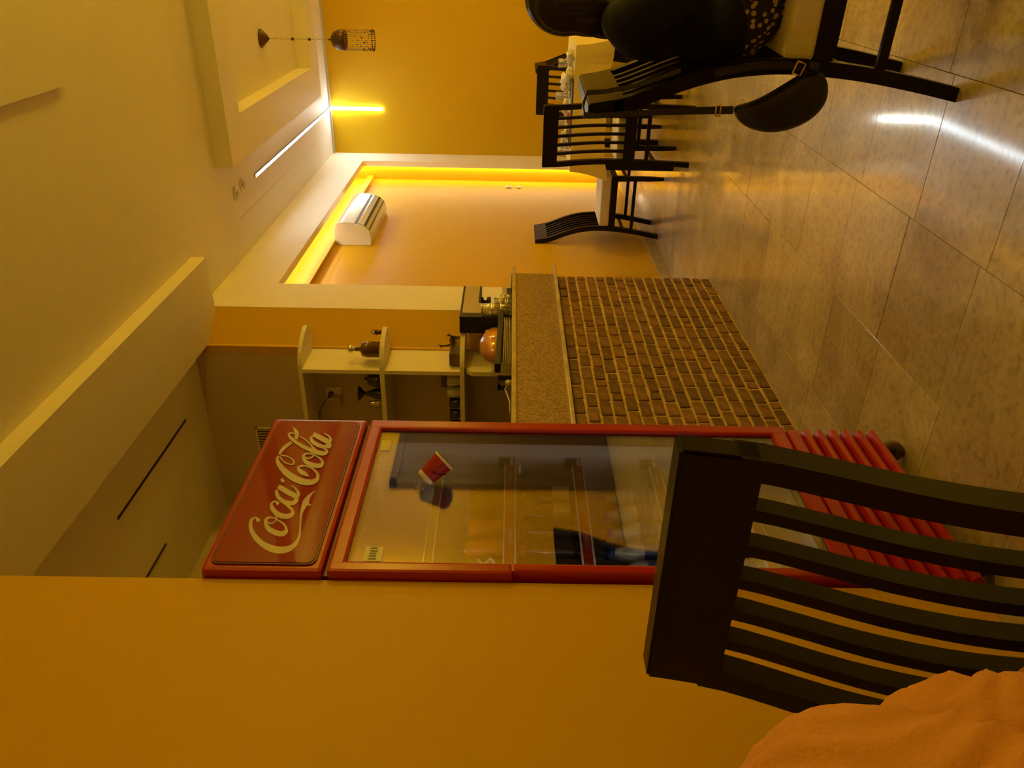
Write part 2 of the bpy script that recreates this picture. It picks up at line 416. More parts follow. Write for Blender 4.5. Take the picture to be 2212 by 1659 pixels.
# ================================================================ SHELF UNIT
XDv, YW = -2.033, 3.95
sh = empty('corner_shelf', (XDv, YW, 1.2)); tag(sh, 'cream wall shelf with three boards ending in rounded corners above the bar', 'shelf')
def sbox(name, x0, x1, y0, y1, z0, z1, bev=.002): return box(name, 'white', x0-XDv, x1-XDv, y0-YW, y1-YW, z0-1.2, z1-1.2, sh, bev)
for z0, z1, k in ((2.290, 2.313, 0), (1.848, 1.873, 1), (1.413, 1.438, 2)):
    poly = [(-2.95, YW), (-2.95, 3.70), (-2.044, 3.70)]
    for a in range(0, 9):
        t = a/8*PI/2; poly.append((-2.044+.175*math.sin(t), 3.71+.20-.21*math.cos(t)))
    poly += [(-1.95, YW+.03), (-2.026, YW)]
    poly = [(x-XDv, y-YW) for x, y in poly]
    bm = bmesh.new(); extr_bm(bm, poly, 'z', z0-1.2, z1-1.2)
    bmesh.ops.recalc_face_normals(bm, faces=bm.faces)
    fin(bm, 'shelf_board', 'white', sh)
sbox('divider', -2.056, -2.032, 3.70, YW, 1.438, 1.848); sbox('divider', -2.056, -2.032, 3.70, YW, 1.873, 2.290)
bm = bmesh.new()
poly = [(YW, 1.413), (3.76, 1.413), (3.72, 1.40), (3.70, 1.37), (3.70, 1.162), (YW, 1.162)]
extr_bm(bm, [(a-YW, b-1.2) for a, b in poly], 'x', -2.056-XDv, -2.032-XDv); fin(bm, 'divider', 'white', sh)

# ================================================================ FRIDGE
LOGO = [[[-1482,445,-1542,522],[-1389,508,-1461,554],[-1344,589,-1402,583],[-1354,661,-1413,619],[-1467,707,-1513,630],[-1630,688,-1630,603],[-1824,622,-1777,539],[-2048,496,-1954,425],[-2258,335,-2120,279],[-2429,159,-2253,128],[-2569,-40,-2347,-43],[-2645,-229,-2401,-194],[-2650,-401,-2412,-329],[-2585,-543,-2391,-447],[-2455,-641,-2324,-538],[-2295,-679,-2222,-589],[-2123,-682,-2096,-621],[-1913,-655,-1905,-607],[-1689,-606,-1686,-565],[-1463,-564,-1459,-522],[-1237,-531,-1224,-469],[-1070,-532,-1029,-440],[-903,-554,-827,-424],[-751,-583,-641,-422],[-567,-570,-481,-473],[-393,-590,-345,-549],[-235,-638,-226,-631]],[[-860,-498,-682,-494],[-869,-577,-745,-573],[-856,-679,-846,-678]],[[-1426,37,-1471,44],[-1343,142,-1400,140],[-1317,249,-1388,226],[-1365,340,-1439,279],[-1505,351,-1511,273],[-1677,289,-1616,218],[-1857,174,-1724,130],[-1980,17,-1799,9],[-2053,-140,-1855,-113],[-2039,-277,-1863,-197],[-1899,-338,-1832,-237],[-1733,-283,-1761,-231],[-1584,-184,-1637,-160],[-1481,-59,-1535,-51],[-1415,53,-1466,56]],[[-1474,304,-1453,292],[-1581,229,-1536,224],[-1600,134,-1549,153],[-1540,75,-1501,104],[-1453,46,-1428,85],[-1347,57,-1357,98],[-1214,118,-1260,156],[-1074,213,-1133,259],[-947,287,-971,351],[-829,322,-793,382],[-757,298,-695,330],[-770,255,-697,251],[-855,213,-759,172],[-881,184,-788,151]],[[-911,356,-860,307],[-1124,249,-1027,191],[-1298,104,-1137,76],[-1392,-53,-1199,-37],[-1412,-207,-1215,-145],[-1328,-301,-1188,-206],[-1173,-321,-1155,-236],[-1008,-243,-1067,-201],[-870,-123,-952,-95],[-734,3,-834,31],[-554,169,-664,214],[-406,272,-473,343],[-310,317,-299,398],[-268,321,-223,372]],[[-702,168,-572,153],[-815,29,-659,28],[-869,-116,-693,-83],[-846,-242,-692,-163],[-700,-292,-630,-179],[-580,-250,-599,-173]],[[-184,379,-12,363],[-327,203,-136,185],[-467,11,-280,-6],[-575,-147,-414,-194],[-641,-195,-613,-293],[-727,-217,-753,-291]],[[-545,-291,-480,-165],[-352,-267,-364,-186],[-218,-164,-268,-138],[-104,-62,-150,-51],[-33,38,-74,42]],[[274,344,269,339],[209,393,211,320],[97,331,203,290],[76,264,105,254]],[[357,-346,346,-345],[525,-231,379,-216],[616,-119,449,-93],[689,-38,581,13],[718,-2,740,79],[766,-11,852,31],[799,-92,871,-76],[764,-219,836,-217],[661,-359,734,-373],[499,-481,566,-524],[367,-532,369,-615],[283,-517,165,-623],[228,-452,13,-539],[225,-318,-40,-369],[285,-155,12,-165],[410,43,149,68],[604,267,377,319],[797,454,637,522],[994,605,904,680],[1125,679,1119,756],[1198,688,1267,755],[1269,663,1341,694],[1276,597,1338,608],[1237,476,1295,478],[1139,342,1192,332],[1013,251,1039,214],[937,241,876,204],[925,325,870,317],[1000,464,952,469],[1144,584,1107,603],[1308,669,1292,712],[1427,674,1486,758],[1593,629,1710,728],[1780,552,1920,646],[1905,488,2024,558]],[[2772,712,2782,709],[2585,609,2653,572],[2403,541,2448,439],[2250,509,2216,399],[2149,493,2101,407]],[[2437,562,2371,554],[2486,681,2404,656],[2371,742,2360,676],[2166,643,2266,606],[1939,453,2076,429],[1724,215,1882,202],[1558,-7,1737,-13],[1418,-224,1616,-218],[1332,-434,1555,-402],[1368,-579,1548,-507],[1543,-608,1556,-539],[1682,-531,1597,-505],[1833,-410,1669,-397],[1939,-245,1763,-232],[2065,-95,1932,-53],[2187,-18,2160,62],[2283,-14,2328,57]],[[2239,358,2281,355],[2084,179,2135,171],[1886,8,1942,-11],[1670,-124,1748,-155],[1514,-257,1613,-268],[1435,-394,1563,-391]],[[1357,-265,1296,-262],[1446,-139,1371,-146],[1448,-11,1362,-44],[1336,69,1279,-8],[1131,25,1197,-44],[913,-106,1071,-141],[782,-289,986,-284],[727,-457,950,-413],[786,-592,961,-502],[986,-605,978,-526],[1188,-495,1121,-465],[1315,-354,1245,-347],[1358,-263,1295,-264]],[[1231,-8,1275,-15],[1146,-94,1209,-91],[1150,-180,1209,-158],[1223,-248,1272,-212],[1351,-264,1368,-218],[1475,-237,1468,-187]],[[2286,16,2496,11],[2157,-152,2394,-165],[2008,-340,2243,-361],[1905,-476,2094,-541],[1813,-540,1816,-644],[1736,-531,1660,-611]],[[1693,-342,1875,-320],[1655,-479,1850,-431],[1720,-583,1906,-511]],[[1912,-569,2087,-447],[2101,-602,2136,-518],[2292,-509,2228,-479],[2409,-394,2348,-385],[2473,-293,2424,-291]]]
def logo_mesh(name, scale=1, mirror=False):
    vs_, fs = [], []
    for k, st in enumerate(LOGO):
        pts = catmull(st, 4)
        b = len(vs_); lift = .00012*k*scale
        for a, b1, c, d_ in pts:
            vs_.append((lift, a*1e-4*scale, b1*1e-4*scale)); vs_.append((lift, c*1e-4*scale, d_*1e-4*scale))
        for i in range(len(pts)-1):
            q = b+2*i; fs.append((q, q+1, q+3, q+2))
    me = bpy.data.meshes.new(name); me.from_pydata(vs_, [], fs); me.materials.append(M['logo']); return me
FX, FY = -1.26, 1.338
fr = empty('drinks_fridge', (FX, FY, 0)); tag(fr, 'tall red glass-door drinks fridge with a script-lettered header sign', 'fridge')
def fb(name, mt, x0, x1, y0, y1, z0, z1, bev=0, par=None): return box(name, mt, x0, x1, y0, y1, z0, z1, par or fr, bev)
W_ = .650
bm = bmesh.new()
bbox(bm, -.66, -.055, 0, .025, .08, 1.87); bbox(bm, -.66, -.055, W_-.025, W_, .08, 1.87)
bbox(bm, -.66, -.055, 0, W_, 1.585, 1.87); bbox(bm, -.66, -.055, 0, W_, .08, .37); bbox(bm, -.66, -.62, 0, W_, .08, 1.87)
fin(bm, 'body', 'fridgegrey', fr)
bm = bmesh.new()
bbox(bm, -.62, -.06, .025, .030, .37, 1.585); bbox(bm, -.62, -.06, W_-.030, W_-.025, .37, 1.585); bbox(bm, -.62, -.612, .025, W_-.025, .37, 1.585)
bbox(bm, -.62, -.06, .025, W_-.025, .37, .376); bbox(bm, -.62, -.06, .025, W_-.025, 1.579, 1.585)
fin(bm, 'inner_liner', 'liner', fr)
fb('liner_rib', 'steel', -.50, -.49, W_-.036, W_-.030, .40, 1.57); fb('liner_rib', 'steel', -.18, -.17, W_-.036, W_-.030, .40, 1.57)
# door
door = fb('door_frame_side', 'red', -.055, 0, W_-.045, W_, .345, 1.588, .008); door.name = 'door'
bm = bmesh.new()
bbox(bm, -.055, 0, 0, .036, 1.16, 1.588, .008); bbox(bm, -.055, 0, .008, .036, .345, 1.165, .008)
bbox(bm, -.0545, -.0005, .02, W_-.02, 1.548, 1.588, .008); bbox(bm, -.0545, -.0005, .02, W_-.02, .345, .392, .008)
fin(bm, 'door_frame', 'red', door)
boxes('door_gasket', 'acdark', [(-.045, -.012, .034, .040, .388, 1.552), (-.045, -.012, W_-.050, W_-.044, .388, 1.552), (-.045, -.012, .034, W_-.044, 1.544, 1.550), (-.045, -.012, .034, W_-.044, .390, .396)], door)
fb('door_glass', 'doorglass', -.014, -.010, .036, W_-.046, .39, 1.55, 0, door)
# header sign
HZ = 1.602
hd = fb('header_box', 'red', -.055, -.002, 0, W_, HZ-.004, 1.877, .010); hd.name = 'header'
bm = bmesh.new()
def rrect(y0, y1, z0, z1, r, n=6):
    out = []
    for cy_, cz_, a0 in ((y1-r, z1-r, 0), (y0+r, z1-r, PI/2), (y0+r, z0+r, PI), (y1-r, z0+r, 1.5*PI)):
        for k in range(n+1):
            a = a0+k/n*PI/2; out.append((cy_+r*math.cos(a), cz_+r*math.sin(a)))
    return out
extr_bm(bm, rrect(.018, W_-.016, HZ+.014, 1.862, .022), 'x', -.01, .0015); fin(bm, 'sign_groove', 'darkred', hd)
bm = bmesh.new(); extr_bm(bm, rrect(.023, W_-.021, HZ+.019, 1.857, .019), 'x', -.008, .003); fin(bm, 'sign_panel', 'redpanel', hd)
lg = link('script_lettering', logo_mesh('script_lettering'), None, hd); lg.location = (.0036, 1.655-FY, 1.74)
fb('header_gap', 'darkred', -.055, -.02, .004, W_-.004, 1.586, 1.600)
# grille
gr = fb('kick_panel', 'red', -.055, -.03, .012, W_-.012, .075, .343); gr.name = 'grille'
fb('top_rail', 'red', -.05, -.006, .012, W_-.012, .300, .338, .006, gr)
for k in range(6):
    z = .278-k*.0402
    bm = bmesh.new(); prof = []
    for a in range(7):
        t = a/6*PI; prof.append((-.030+.030*math.sin(t), z-.0165*math.cos(t)*1.0))
    extr_bm(bm, [(x, zz) for x, zz in prof]+[(-.05, prof[-1][1]), (-.05, prof[0][1])], 'y', .012, W_-.015)
    fin(bm, 'slat', 'red', gr)
for yy in (.09, W_-.07):
    w_ = lathe('caster', 'brownbox', [(0, -.012), (.026, -.012), (.036, -.007), (.036, .007), (.026, .012), (0, .012)], (-.04, yy, .036), fr, 18, (0, 1, 0))
    lathe('hub', 'acdark', [(0, 0), (.014, 0), (.014, .004), (0, .004)], (-.04, yy+.012, .036), w_, 14, (0, 1, 0))
    fb('caster_bracket', 'bronze', -.058, -.022, yy-.018, yy-.013, .03, .08)
for yy in (.09, W_-.07):
    lathe('caster', 'brownbox', [(0, -.012), (.036, -.012), (.036, .012), (0, .012)], (-.60, yy, .036), fr, 14, (0, 1, 0))
fb('interior_lamp', 'fridge_led', -.078, -.064, .031, .040, .42, 1.53, .002)  # added light strip, hidden behind the near jamb to lift the dark interior
# shelves with price strips
SH = [1.372, 1.166, .965, .735, .50]
small = logo_mesh('strip_lettering', .115)
for k, z in enumerate(SH):
    s_ = fb('shelf', 'steel', -.60, -.105, .040, W_-.04, z-.008, z-.003)
    s_.name = 'shelf'
    boxes('shelf_wire', 'steel', [(-.60+.07*j, -.597+.07*j, .04, W_-.04, z-.003, z+.001) for j in range(8)], s_)
    if k in (1, 2, 3, 4):
        fb('price_strip', 'cupred', -.102, -.099, .045, W_-.085, z-.012, z+.014, 0, s_)
        boxes('strip_edge', 'whitelabel', [(-.1025, -.097, .045, W_-.085, z-.016, z-.012), (-.1025, -.097, .045, W_-.085, z+.014, z+.018)], s_)
        for j in range(4):
            o = link('strip_lettering', small, None, s_); o.location = (-.0985, .115+j*.13, z+.001)
    else:
        boxes('clear_strip', 'clear', [(-.102, -.100, .045, W_-.05, z-.010, z+.012)], s_)
        boxes('strip_edge', 'whitelabel', [(-.1025, -.098, .045, W_-.05, z-.012, z-.009), (-.1025, -.098, .045, W_-.05, z+.011, z+.014)], s_)
    fb('bracket', 'blackp', -.14, -.11, W_-.042, W_-.031, z-.012, z+.035, 0, s_)
# stickers and badge on the glass
g = box('sticker', 'yellowlabel', -.0098, -.0092, .500, .552, 1.513, 1.541, door)
g2 = box('sticker', 'whitelabel', -.0098, -.0092, .045, .095, 1.470, 1.512, door)
boxes('sticker_print', 'acdark', [(-.0091, -.0089, .05+.009*j, .0555+.009*j, 1.482+.001*(j % 3), 1.50) for j in range(5)], g2)
bm = bmesh.new(); extr_bm(bm, rrect(.475, .565, .418, .446, .006), 'x', -.0098, -.006); g3 = fin(bm, 'badge', 'blackp', door)
bm = bmesh.new(); extr_bm(bm, rrect(.482, .558, .423, .441, .004), 'x', -.006, -.0055); fin(bm, 'badge_plate', 'bronze', g3)
boxes('badge_lettering', 'trim', [(-.0055, -.0052, .487+.0115*j, .494+.0115*j, .427, .437) for j in range(6)], g3)

# drinks inside: individuals
def can_proto(mt, label_mt=None):
    t = empty('drink_can')
    lathe('can_body', mt, [(0, 0), (.024, 0), (.031, .006), (.031, .105), (.026, .115), (0, .115)], (0, 0, 0), t, 16)
    lathe('can_lid', 'steel', [(0, .1152), (.025, .1152), (.026, .117), (.0245, .117), (.0235, .1160)], (0, 0, 0), t, 16)
    return t
cans = {}
def put(proto, used, loc, label, cat, group, rz=0):
    o = proto if not used else copy_tree(proto)
    o.location = loc; o.rotation_euler = (0, 0, rz); o['label'] = label; o['category'] = cat; o['group'] = group
    return o
CW = {'candark': ('dark brown soft drink can', 0), 'canorange': ('orange soft drink can', 0), 'cangreen': ('green soft drink can with white letter', 0)}
rowc = ['cangreen', 'cangreen', 'canorange', 'canorange', 'candark', 'candark']
prot = {}; cnt = {}
for row in range(2):
    for j, kd in enumerate(rowc):
        if kd not in prot:
            prot[kd] = can_proto(kd); first = True
            if kd == 'cangreen':
                bm = bmesh.new()
                pts = [Vector((.0316, .012*math.cos(a*1.0), 0)) for a in range(2)]
                S = []
                for a in range(13):
                    t = a/12
                    S.append((.0318, .011*math.cos(PI*(.2+1.3*t*2)) if t < .5 else -.011*math.cos(PI*(.2+1.3*(1-t)*2)), .080-.045*t))
                tube_bm(bm, S, .0028, 5); fin(bm, 'letter', 'whitelabel', prot[kd])
        else: first = False
        pos = ('left', 'right')[j % 2]
        put(prot[kd], not first, (FX-.145-.075*row, FY+.085+j*.078, SH[1]+.001), '%s, %s one of its pair, %s row of cans' % (CW[kd][0], pos, ('front', 'second')[row]), 'can', 'soft drink cans in the fridge')
def bottle(mt, cap, h=.19, r=.030, lab=None):
    t = empty('drink_bottle')
    lathe('bottle_body', mt, [(0, 0), (r*.9, 0), (r, .006), (r, h*.55), (r*.92, h*.62), (r*.45, h*.82), (r*.38, h*.86), (r*.38, h*.93), (0, h*.93)], (0, 0, 0), t, 16)
    lathe('bottle_cap', cap, [(0, h*.92), (r*.46, h*.92), (r*.46, h), (0, h)], (0, 0, 0), t, 12)
    if lab: lathe('bottle_label', lab, [(r+.0006, h*.18), (r+.0006, h*.46)], (0, 0, 0), t, 16)
    return t
bp1 = bottle('bottledark', 'canred', .172, .031, 'candark'); bp2 = bottle('bottlegreen', 'cangreen', .172, .031, 'yellowlabel')
bp3 = bottle('water', 'bluecap', .165, .031, 'bluelabel'); bp4 = bottle('water', 'bluecap', .19, .033, 'bluelabel')
use = {}
POSW = ['leftmost', 'second from left', 'third from left', 'fourth from left', 'fifth from left', 'rightmost']
for row in range(2):
    for j in range(6):
        p = bp2 if j >= 4 else bp1
        put(p, use.get(id(p)), (FX-.145-.08*row, FY+.088+j*.077, SH[2]+.001), '%s bottle, %s in the %s row under the cans' % ('green' if p is bp2 else 'dark', POSW[j], ('front', 'second')[row]), 'bottle', 'dark and green bottles in the fridge'); use[id(p)] = 1
for row in range(2):
    for j in range(6):
        put(bp3, use.get('w'), (FX-.145-.08*row, FY+.088+j*.077, SH[3]+.001), 'blue-capped water bottle, %s in the %s row below the dark bottles' % (POSW[j], ('front', 'second')[row]), 'bottle', 'small water bottles in the fridge'); use['w'] = 1
for j in range(6):
    put(bp4, use.get('v'), (FX-.145, FY+.09+j*.079, SH[4]+.001), 'larger clear water bottle, %s on the lowest wire shelf of the fridge' % POSW[j], 'bottle', 'larger water bottles in the fridge'); use['v'] = 1
# paper cup and suction hook on the glass
cp = empty('paper_cup', (FX+.031, FY+.354, 1.372)); tag(cp, 'small red and white paper cup stuck tilted on the fridge door glass', 'cup')
ax = Vector((.55, .42, -.72)).normalized()
bm = bmesh.new(); lathe_bm(bm, [(0, -.034), (.024, -.034), (.0252, -.022)], (0, 0, 0), 22, ax); fin(bm, 'cup_base', 'cupw', cp, True)
lathe('cup_wall', 'cupred', [(.0252, -.022), (.031, .034)], (0, 0, 0), cp, 22, ax)
lathe('cup_rim', 'cupw', [(.031, .034), (.033, .035), (.0335, .037), (.032, .039), (.0295, .037), (.024, -.026), (0, -.028)], (0, 0, 0), cp, 22, ax)
tube('swirl', 'darkred', [Quaternion(Vector((0, 0, 1)).rotation_difference(ax))@Vector((.0292*math.cos(a), .0292*math.sin(a), .006+.010*math.sin(a*2))) for a in [(-1.0+.25*k) for k in range(9)]], .0016, cp, 6)
hk = empty('glass_hook', (FX-.009, FY+.338, 1.408)); tag(hk, 'little clear suction hook on the fridge glass above the paper cup', 'hook')
lathe('suction_cup', 'clear', [(.018, 0), (.017, .004), (.010, .010), (.007, .016), (.009, .022), (0, .024)], (0, 0, 0), hk, 18, (1, 0, 0))
tube('hook_wire', 'gold', [(.016, 0, 0), (.022, .004, -.008), (.026, .008, -.018), (.032, .012, -.012)], .0014, hk, 6)

# ================================================================ CHAIRS
PROF = [(-.062, 0), (-.034, .14), (-.012, .28), (0, .42), (-.001, .52), (-.014, .62), (-.042, .72), (-.078, .81), (-.104, .88), (-.122, .972)]
def prof_at(z):
    for (a, b), (c, d_) in zip(PROF, PROF[1:]):
        if b <= z <= d_: return a+(c-a)*(z-b)/(d_-b)
    return PROF[-1][0]
def ribbon(bm, x0, x1, z0, z1, d0, n=14, dtop=None):
    """bar following the curved back profile; depth d0 along y"""
    dt = dtop or d0
    rings = []
    pr = catmull(PROF, 4)
    def yat(z):
        for a, b in zip(pr, pr[1:]):
            if a[1] <= z <= b[1]: return a[0]+(b[0]-a[0])*(z-a[1])/max(1e-6, b[1]-a[1])
        return pr[-1][0]
    for i in range(n+1):
        z = z0+(z1-z0)*i/n; y = yat(z); dd = d0+(dt-d0)*i/n
        rings.append([bm.verts.new((x0, y-dd/2, z)), bm.verts.new((x1, y-dd/2, z)), bm.verts.new((x1, y+dd/2, z)), bm.verts.new((x0, y+dd/2, z))])
    for a, b in zip(rings, rings[1:]):
        for k in range(4): bm.faces.new((a[k], a[(k+1) % 4], b[(k+1) % 4], b[k]))
    bm.faces.new(rings[0]); bm.faces.new(rings[-1])
HW = .195
def make_chair():
    t = empty('dining_chair')
    for s in (-1, 1):
        bm = bmesh.new(); x0, x1 = (-HW, -HW+.032) if s < 0 else (HW-.032, HW)
        ribbon(bm, x0, x1, 0, .905, .036, 26, .0395); fin(bm, 'rear_leg', 'wood', t)
    bm = bmesh.new(); ribbon(bm, -HW, HW, .878, .975, .040, 5); bmesh.ops.recalc_face_normals(bm, faces=bm.faces); bmesh.ops.bevel(bm, geom=[e for e in bm.edges if e.calc_face_angle(0) > .6], offset=.004, segments=2, affect='EDGES'); fin(bm, 'top_rail', 'wood', t)
    for k in range(5):
        xc = (k-2)*.0555
        bm = bmesh.new(); ribbon(bm, xc-.0085, xc+.0085, .43, .882, .029, 14); fin(bm, 'back_slat', 'wood', t)
    bm = bmesh.new()
    bbox(bm, -HW+.03, HW-.03, -.012, .010, .355, .43); fin(bm, 'rear_rail', 'wood', t)
    box('front_rail', 'wood', -HW+.03, HW-.03, .385, .405, .350, .400, t, .003)
    for s in (-1, 1):
        x = s*(HW-.014)
        box('side_rail', 'wood', x-.011, x+.011, .015, .385, .350, .400, t, .003)
        box('stretcher', 'wood', x-.009, x+.009, -.02, .385, .205, .230, t, .003)
        bm = bmesh.new()
        for z, hw in ((0, .012), (.36, .019)): pass
        rings = []
        for z, h_ in ((0, .012), (.10, .016), (.40, .019)):
            cx = s*(HW-.019); cy_ = .395
            rings.append([bm.verts.new((cx+a*h_, cy_+b*h_, z)) for a, b in ((-1, -1), (1, -1), (1, 1), (-1, 1))])
        for a, b in zip(rings, rings[1:]):
            for k in range(4): bm.faces.new((a[k], a[(k+1) % 4], b[(k+1) % 4], b[k]))
        bm.faces.new(rings[0]); bm.faces.new(rings[-1]); fin(bm, 'front_leg', 'wood', t)
    box('cross_stretcher', 'wood', -HW+.02, HW-.02, .375, .392, .265, .290, t, .003)
    box('cross_stretcher', 'wood', -HW+.02, HW-.02, -.028, -.012, .265, .290, t, .003)
    box('seat_cushion', 'cream', -HW+.006, HW-.006, .018, .415, .398, .474, t, .012)
    return t
c0 = make_chair()
def chair(x, y, rz, label, first=False):
    t = c0 if first else copy_tree(c0)
    t.location = (x, y, 0); t.rotation_euler = (0, 0, rz); tag(t, label, 'chair', 'dark slat-back dining chairs'); return t
chair(-.712, .655, PI, 'large foreground slat-back chair in front of the near yellow wall', True)
chair(-.262, 2.365, math.radians(-93), 'slat-back chair the woman in black sits on, with a bag on its back')
chair(-1.092, 5.285, math.radians(0), 'slat-back chair seen from behind at the near side of the dining table')
chair(-1.968, 6.175, math.radians(-90), 'slat-back chair seen side-on at the left end of the table by the niche wall')
chair(-1.075, 6.74, PI, 'slat-back chair facing the camera behind the dining table')
chair(-.86, 7.45, math.radians(-90), 'farthest slat-back chair, turned sideways near the far wall')

# ================================================================ DINING TABLE
TX0, TX1, TY0, TY1, TZ = -1.44, -.60, 5.665, 6.47, .752
tb = empty('dining_table', ((TX0+TX1)/2, (TY0+TY1)/2, 0)); tag(tb, 'square dark-legged dining table under a yellow cloth', 'table')
hx, hy = (TX1-TX0)/2, (TY1-TY0)/2
box('tabletop', 'wood', -hx+.01, hx-.01, -hy+.01, hy-.01, .715, .745, tb, .004)
for sx in (-1, 1):
    for sy_ in (-1, 1):
        cx, cy_ = sx*(hx-.04), sy_*(hy-.04)
        box('leg', 'wood', cx-.030, cx+.030, cy_-.030, cy_+.030, 0, .716, tb, .004)
boxes('apron', 'wood', [(-hx+.05, hx-.05, -hy+.03, -hy+.05, .64, .716), (-hx+.05, hx-.05, hy-.05, hy-.03, .64, .716), (-hx+.03, -hx+.05, -hy+.05, hy-.05, .64, .716), (hx-.05, hx-.03, -hy+.05, hy-.05, .64, .716)], tb)
# cloth
bm = bmesh.new()
per = []
N = 22
for side in range(4):
    for k in range(N):
        t = k/N*2-1
        per.append([(t*hx, -hy, 0, -1), (hx, t*hy, 1, 0), (-t*hx, hy, 0, 1), (-hx, -t*hy, -1, 0)][side])
rows = []
top = [bm.verts.new((x*1.003, y*1.003, TZ)) for x, y, a, b in per]; rows.append(top)
for j, fz in enumerate((.25, .5, .75, 1.0)):
    ring = []
    for i, (x, y, a, b) in enumerate(per):
        side = i//N; k = i % N
        dcorner = min(k, N-k)/N*2*hx     # distance from the nearest corner
        c = max(0, 1-dcorner/.16)
        drop = .235+.03*c+.004*math.sin(i*1.7)
        out = .012+.006*math.sin(i*.9)+.05*c*c*fz
        cxs = (1 if x > 0 else -1)*c*.7; cys = (1 if y > 0 else -1)*c*.7
        ring.append(bm.verts.new((x+(a*(1-c)+cxs)*out*fz*1.2+x*.003, y+(b*(1-c)+cys)*out*fz*1.2+y*.003, TZ-drop*fz)))
    rows.append(ring)
n_ = len(per)
for a, b in zip(rows, rows[1:]):
    for k in range(n_): bm.faces.new((a[k], a[(k+1) % n_], b[(k+1) % n_], b[k]))
bm.faces.new(top)
clo = fin(bm, 'tablecloth', 'cloth', None, False); clo.location = tb.location
md = clo.modifiers.new('thick', 'SOLIDIFY'); md.thickness = .002; md.offset = 1
tag(clo, 'yellow cloth draped over the square dining table', 'tablecloth')
CT = TZ+.003
# things on the table
def plate(x, y, r, z, label, foodon=True):
    t = empty('plate', (x, y, z)); tag(t, label, 'plate', 'plates on the dining table')
    lathe('dish', 'porcelain', [(0, .0), (r*.6, 0), (r*.7, .004), (r, .016), (r, .019), (r*.66, .008), (0, .004)], (0, 0, 0), t, 28)
    if foodon:
        bm = bmesh.new(); rr = random.Random(int(abs(x)*1000))
        for k in range(14):
            a = rr.uniform(0, 6.28); q = rr.uniform(0, r*.5)
            bmesh.ops.create_icosphere(bm, subdivisions=1, radius=rr.uniform(.008, .016), matrix=Matrix.Translation((q*math.cos(a), q*math.sin(a), .012+rr.uniform(0, .012))))
        f_ = fin(bm, 'leftovers', 'food', t); f_['kind'] = 'stuff'
plate(-1.20, 5.83, .115, CT, 'plate with leftovers on the left half of the table, nearest the camera side')
plate(-.87, 5.88, .115, CT, 'plate with leftovers on the right half of the table, behind the bag chair')
plate(-1.05, 6.27, .12, CT, 'serving plate in the middle of the far half of the table')
def napkin(x, y, s, label, seed):
    rr = random.Random(seed); bm = bmesh.new(); bmesh.ops.create_icosphere(bm, subdivisions=3, radius=s)
    ph = [rr.uniform(0, 6.28) for _ in range(4)]
    for v in bm.verts:
        n = v.co.normalized()
        q = 1+.35*math.sin(n.x*5+ph[0])*math.sin(n.y*6+ph[1])+.18*math.sin(n.z*11+n.x*9+ph[2])
        v.co = Vector((n.x*s*q*1.25, n.y*s*q, n.z*s*q*.62))
    zmin = min(v.co.z for v in bm.verts)
    for v in bm.verts: v.co.z -= zmin
    o = fin(bm, 'crumpled_napkin', 'paper', None, True); o.location = (x, y, CT)
    tag(o, label, 'napkin', 'crumpled paper napkins on the table')
napkin(-.80, 5.715, .040, 'largest crumpled white napkin on the table edge beside the woman', 1)
napkin(-.685, 5.76, .036, 'crumpled white napkin at the right front corner of the table', 2)
napkin(-.89, 6.05, .05, 'crumpled napkin behind the right-hand plate', 3)
napkin(-1.04, 5.93, .04, 'crumpled napkin in the middle of the table', 5)
napkin(-1.28, 6.02, .038, 'crumpled napkin behind the left-hand plate', 4)
def glass(x, y, label, r=.032, h=.10):
    t = empty('drinking_glass', (x, y, CT)); tag(t, label, 'glass', 'drinking glasses on the table')
    lathe('glass_wall', 'clear', [(0, 0), (r*.8, 0), (r, h), (r-.002, h), (r*.8-.002, .006), (0, .006)], (0, 0, 0), t, 20)
glass(-.74, 5.9, 'drinking glass at the right end of the table'); glass(-.99, 6.07, 'drinking glass near the centre of the table')
glass(-1.33, 5.85, 'drinking glass at the left end of the table'); glass(-1.16, 6.04, 'drinking glass behind the left-hand plate')
o = box('serving_tray', 'bluegrey', -.13, .13, -.05, .05, 0, .012, None, .004); o.location = (-.95, 5.72, CT); tag(o, 'dark blue-grey tray lying along the near table edge', 'tray')
o = box('menu_card', 'bluegrey', -.10, .10, -.04, .04, 0, .010, None, .002); o.location = (-1.17, 5.715, CT); tag(o, 'blue-grey folder on the near table edge behind the slatted chair', 'folder')
o = box('snack_box', 'canorange', -.035, .035, -.02, .02, 0, .035, None, .003); o.location = (-1.08, 5.74, CT+.0); tag(o, 'small orange box on the table seen through the chair slats', 'box')
for k, (x, y, rz) in enumerate(((-1.00, 5.81, .4), (-.76, 5.80, -.3))):
    t = empty('spoon', (x, y, CT+.006), rz); tag(t, ('metal spoon between the two plates', 'metal spoon near the right front table corner')[k], 'spoon')
    tube('handle', 'steel', [(0, 0, 0), (.06, 0, .004), (.13, 0, .002)], .0025, t, 6)
    lathe('bowl', 'steel', [(0, -.004), (.010, -.002), (.016, .002), (.017, .003)], (-.014, 0, 0), t, 14)

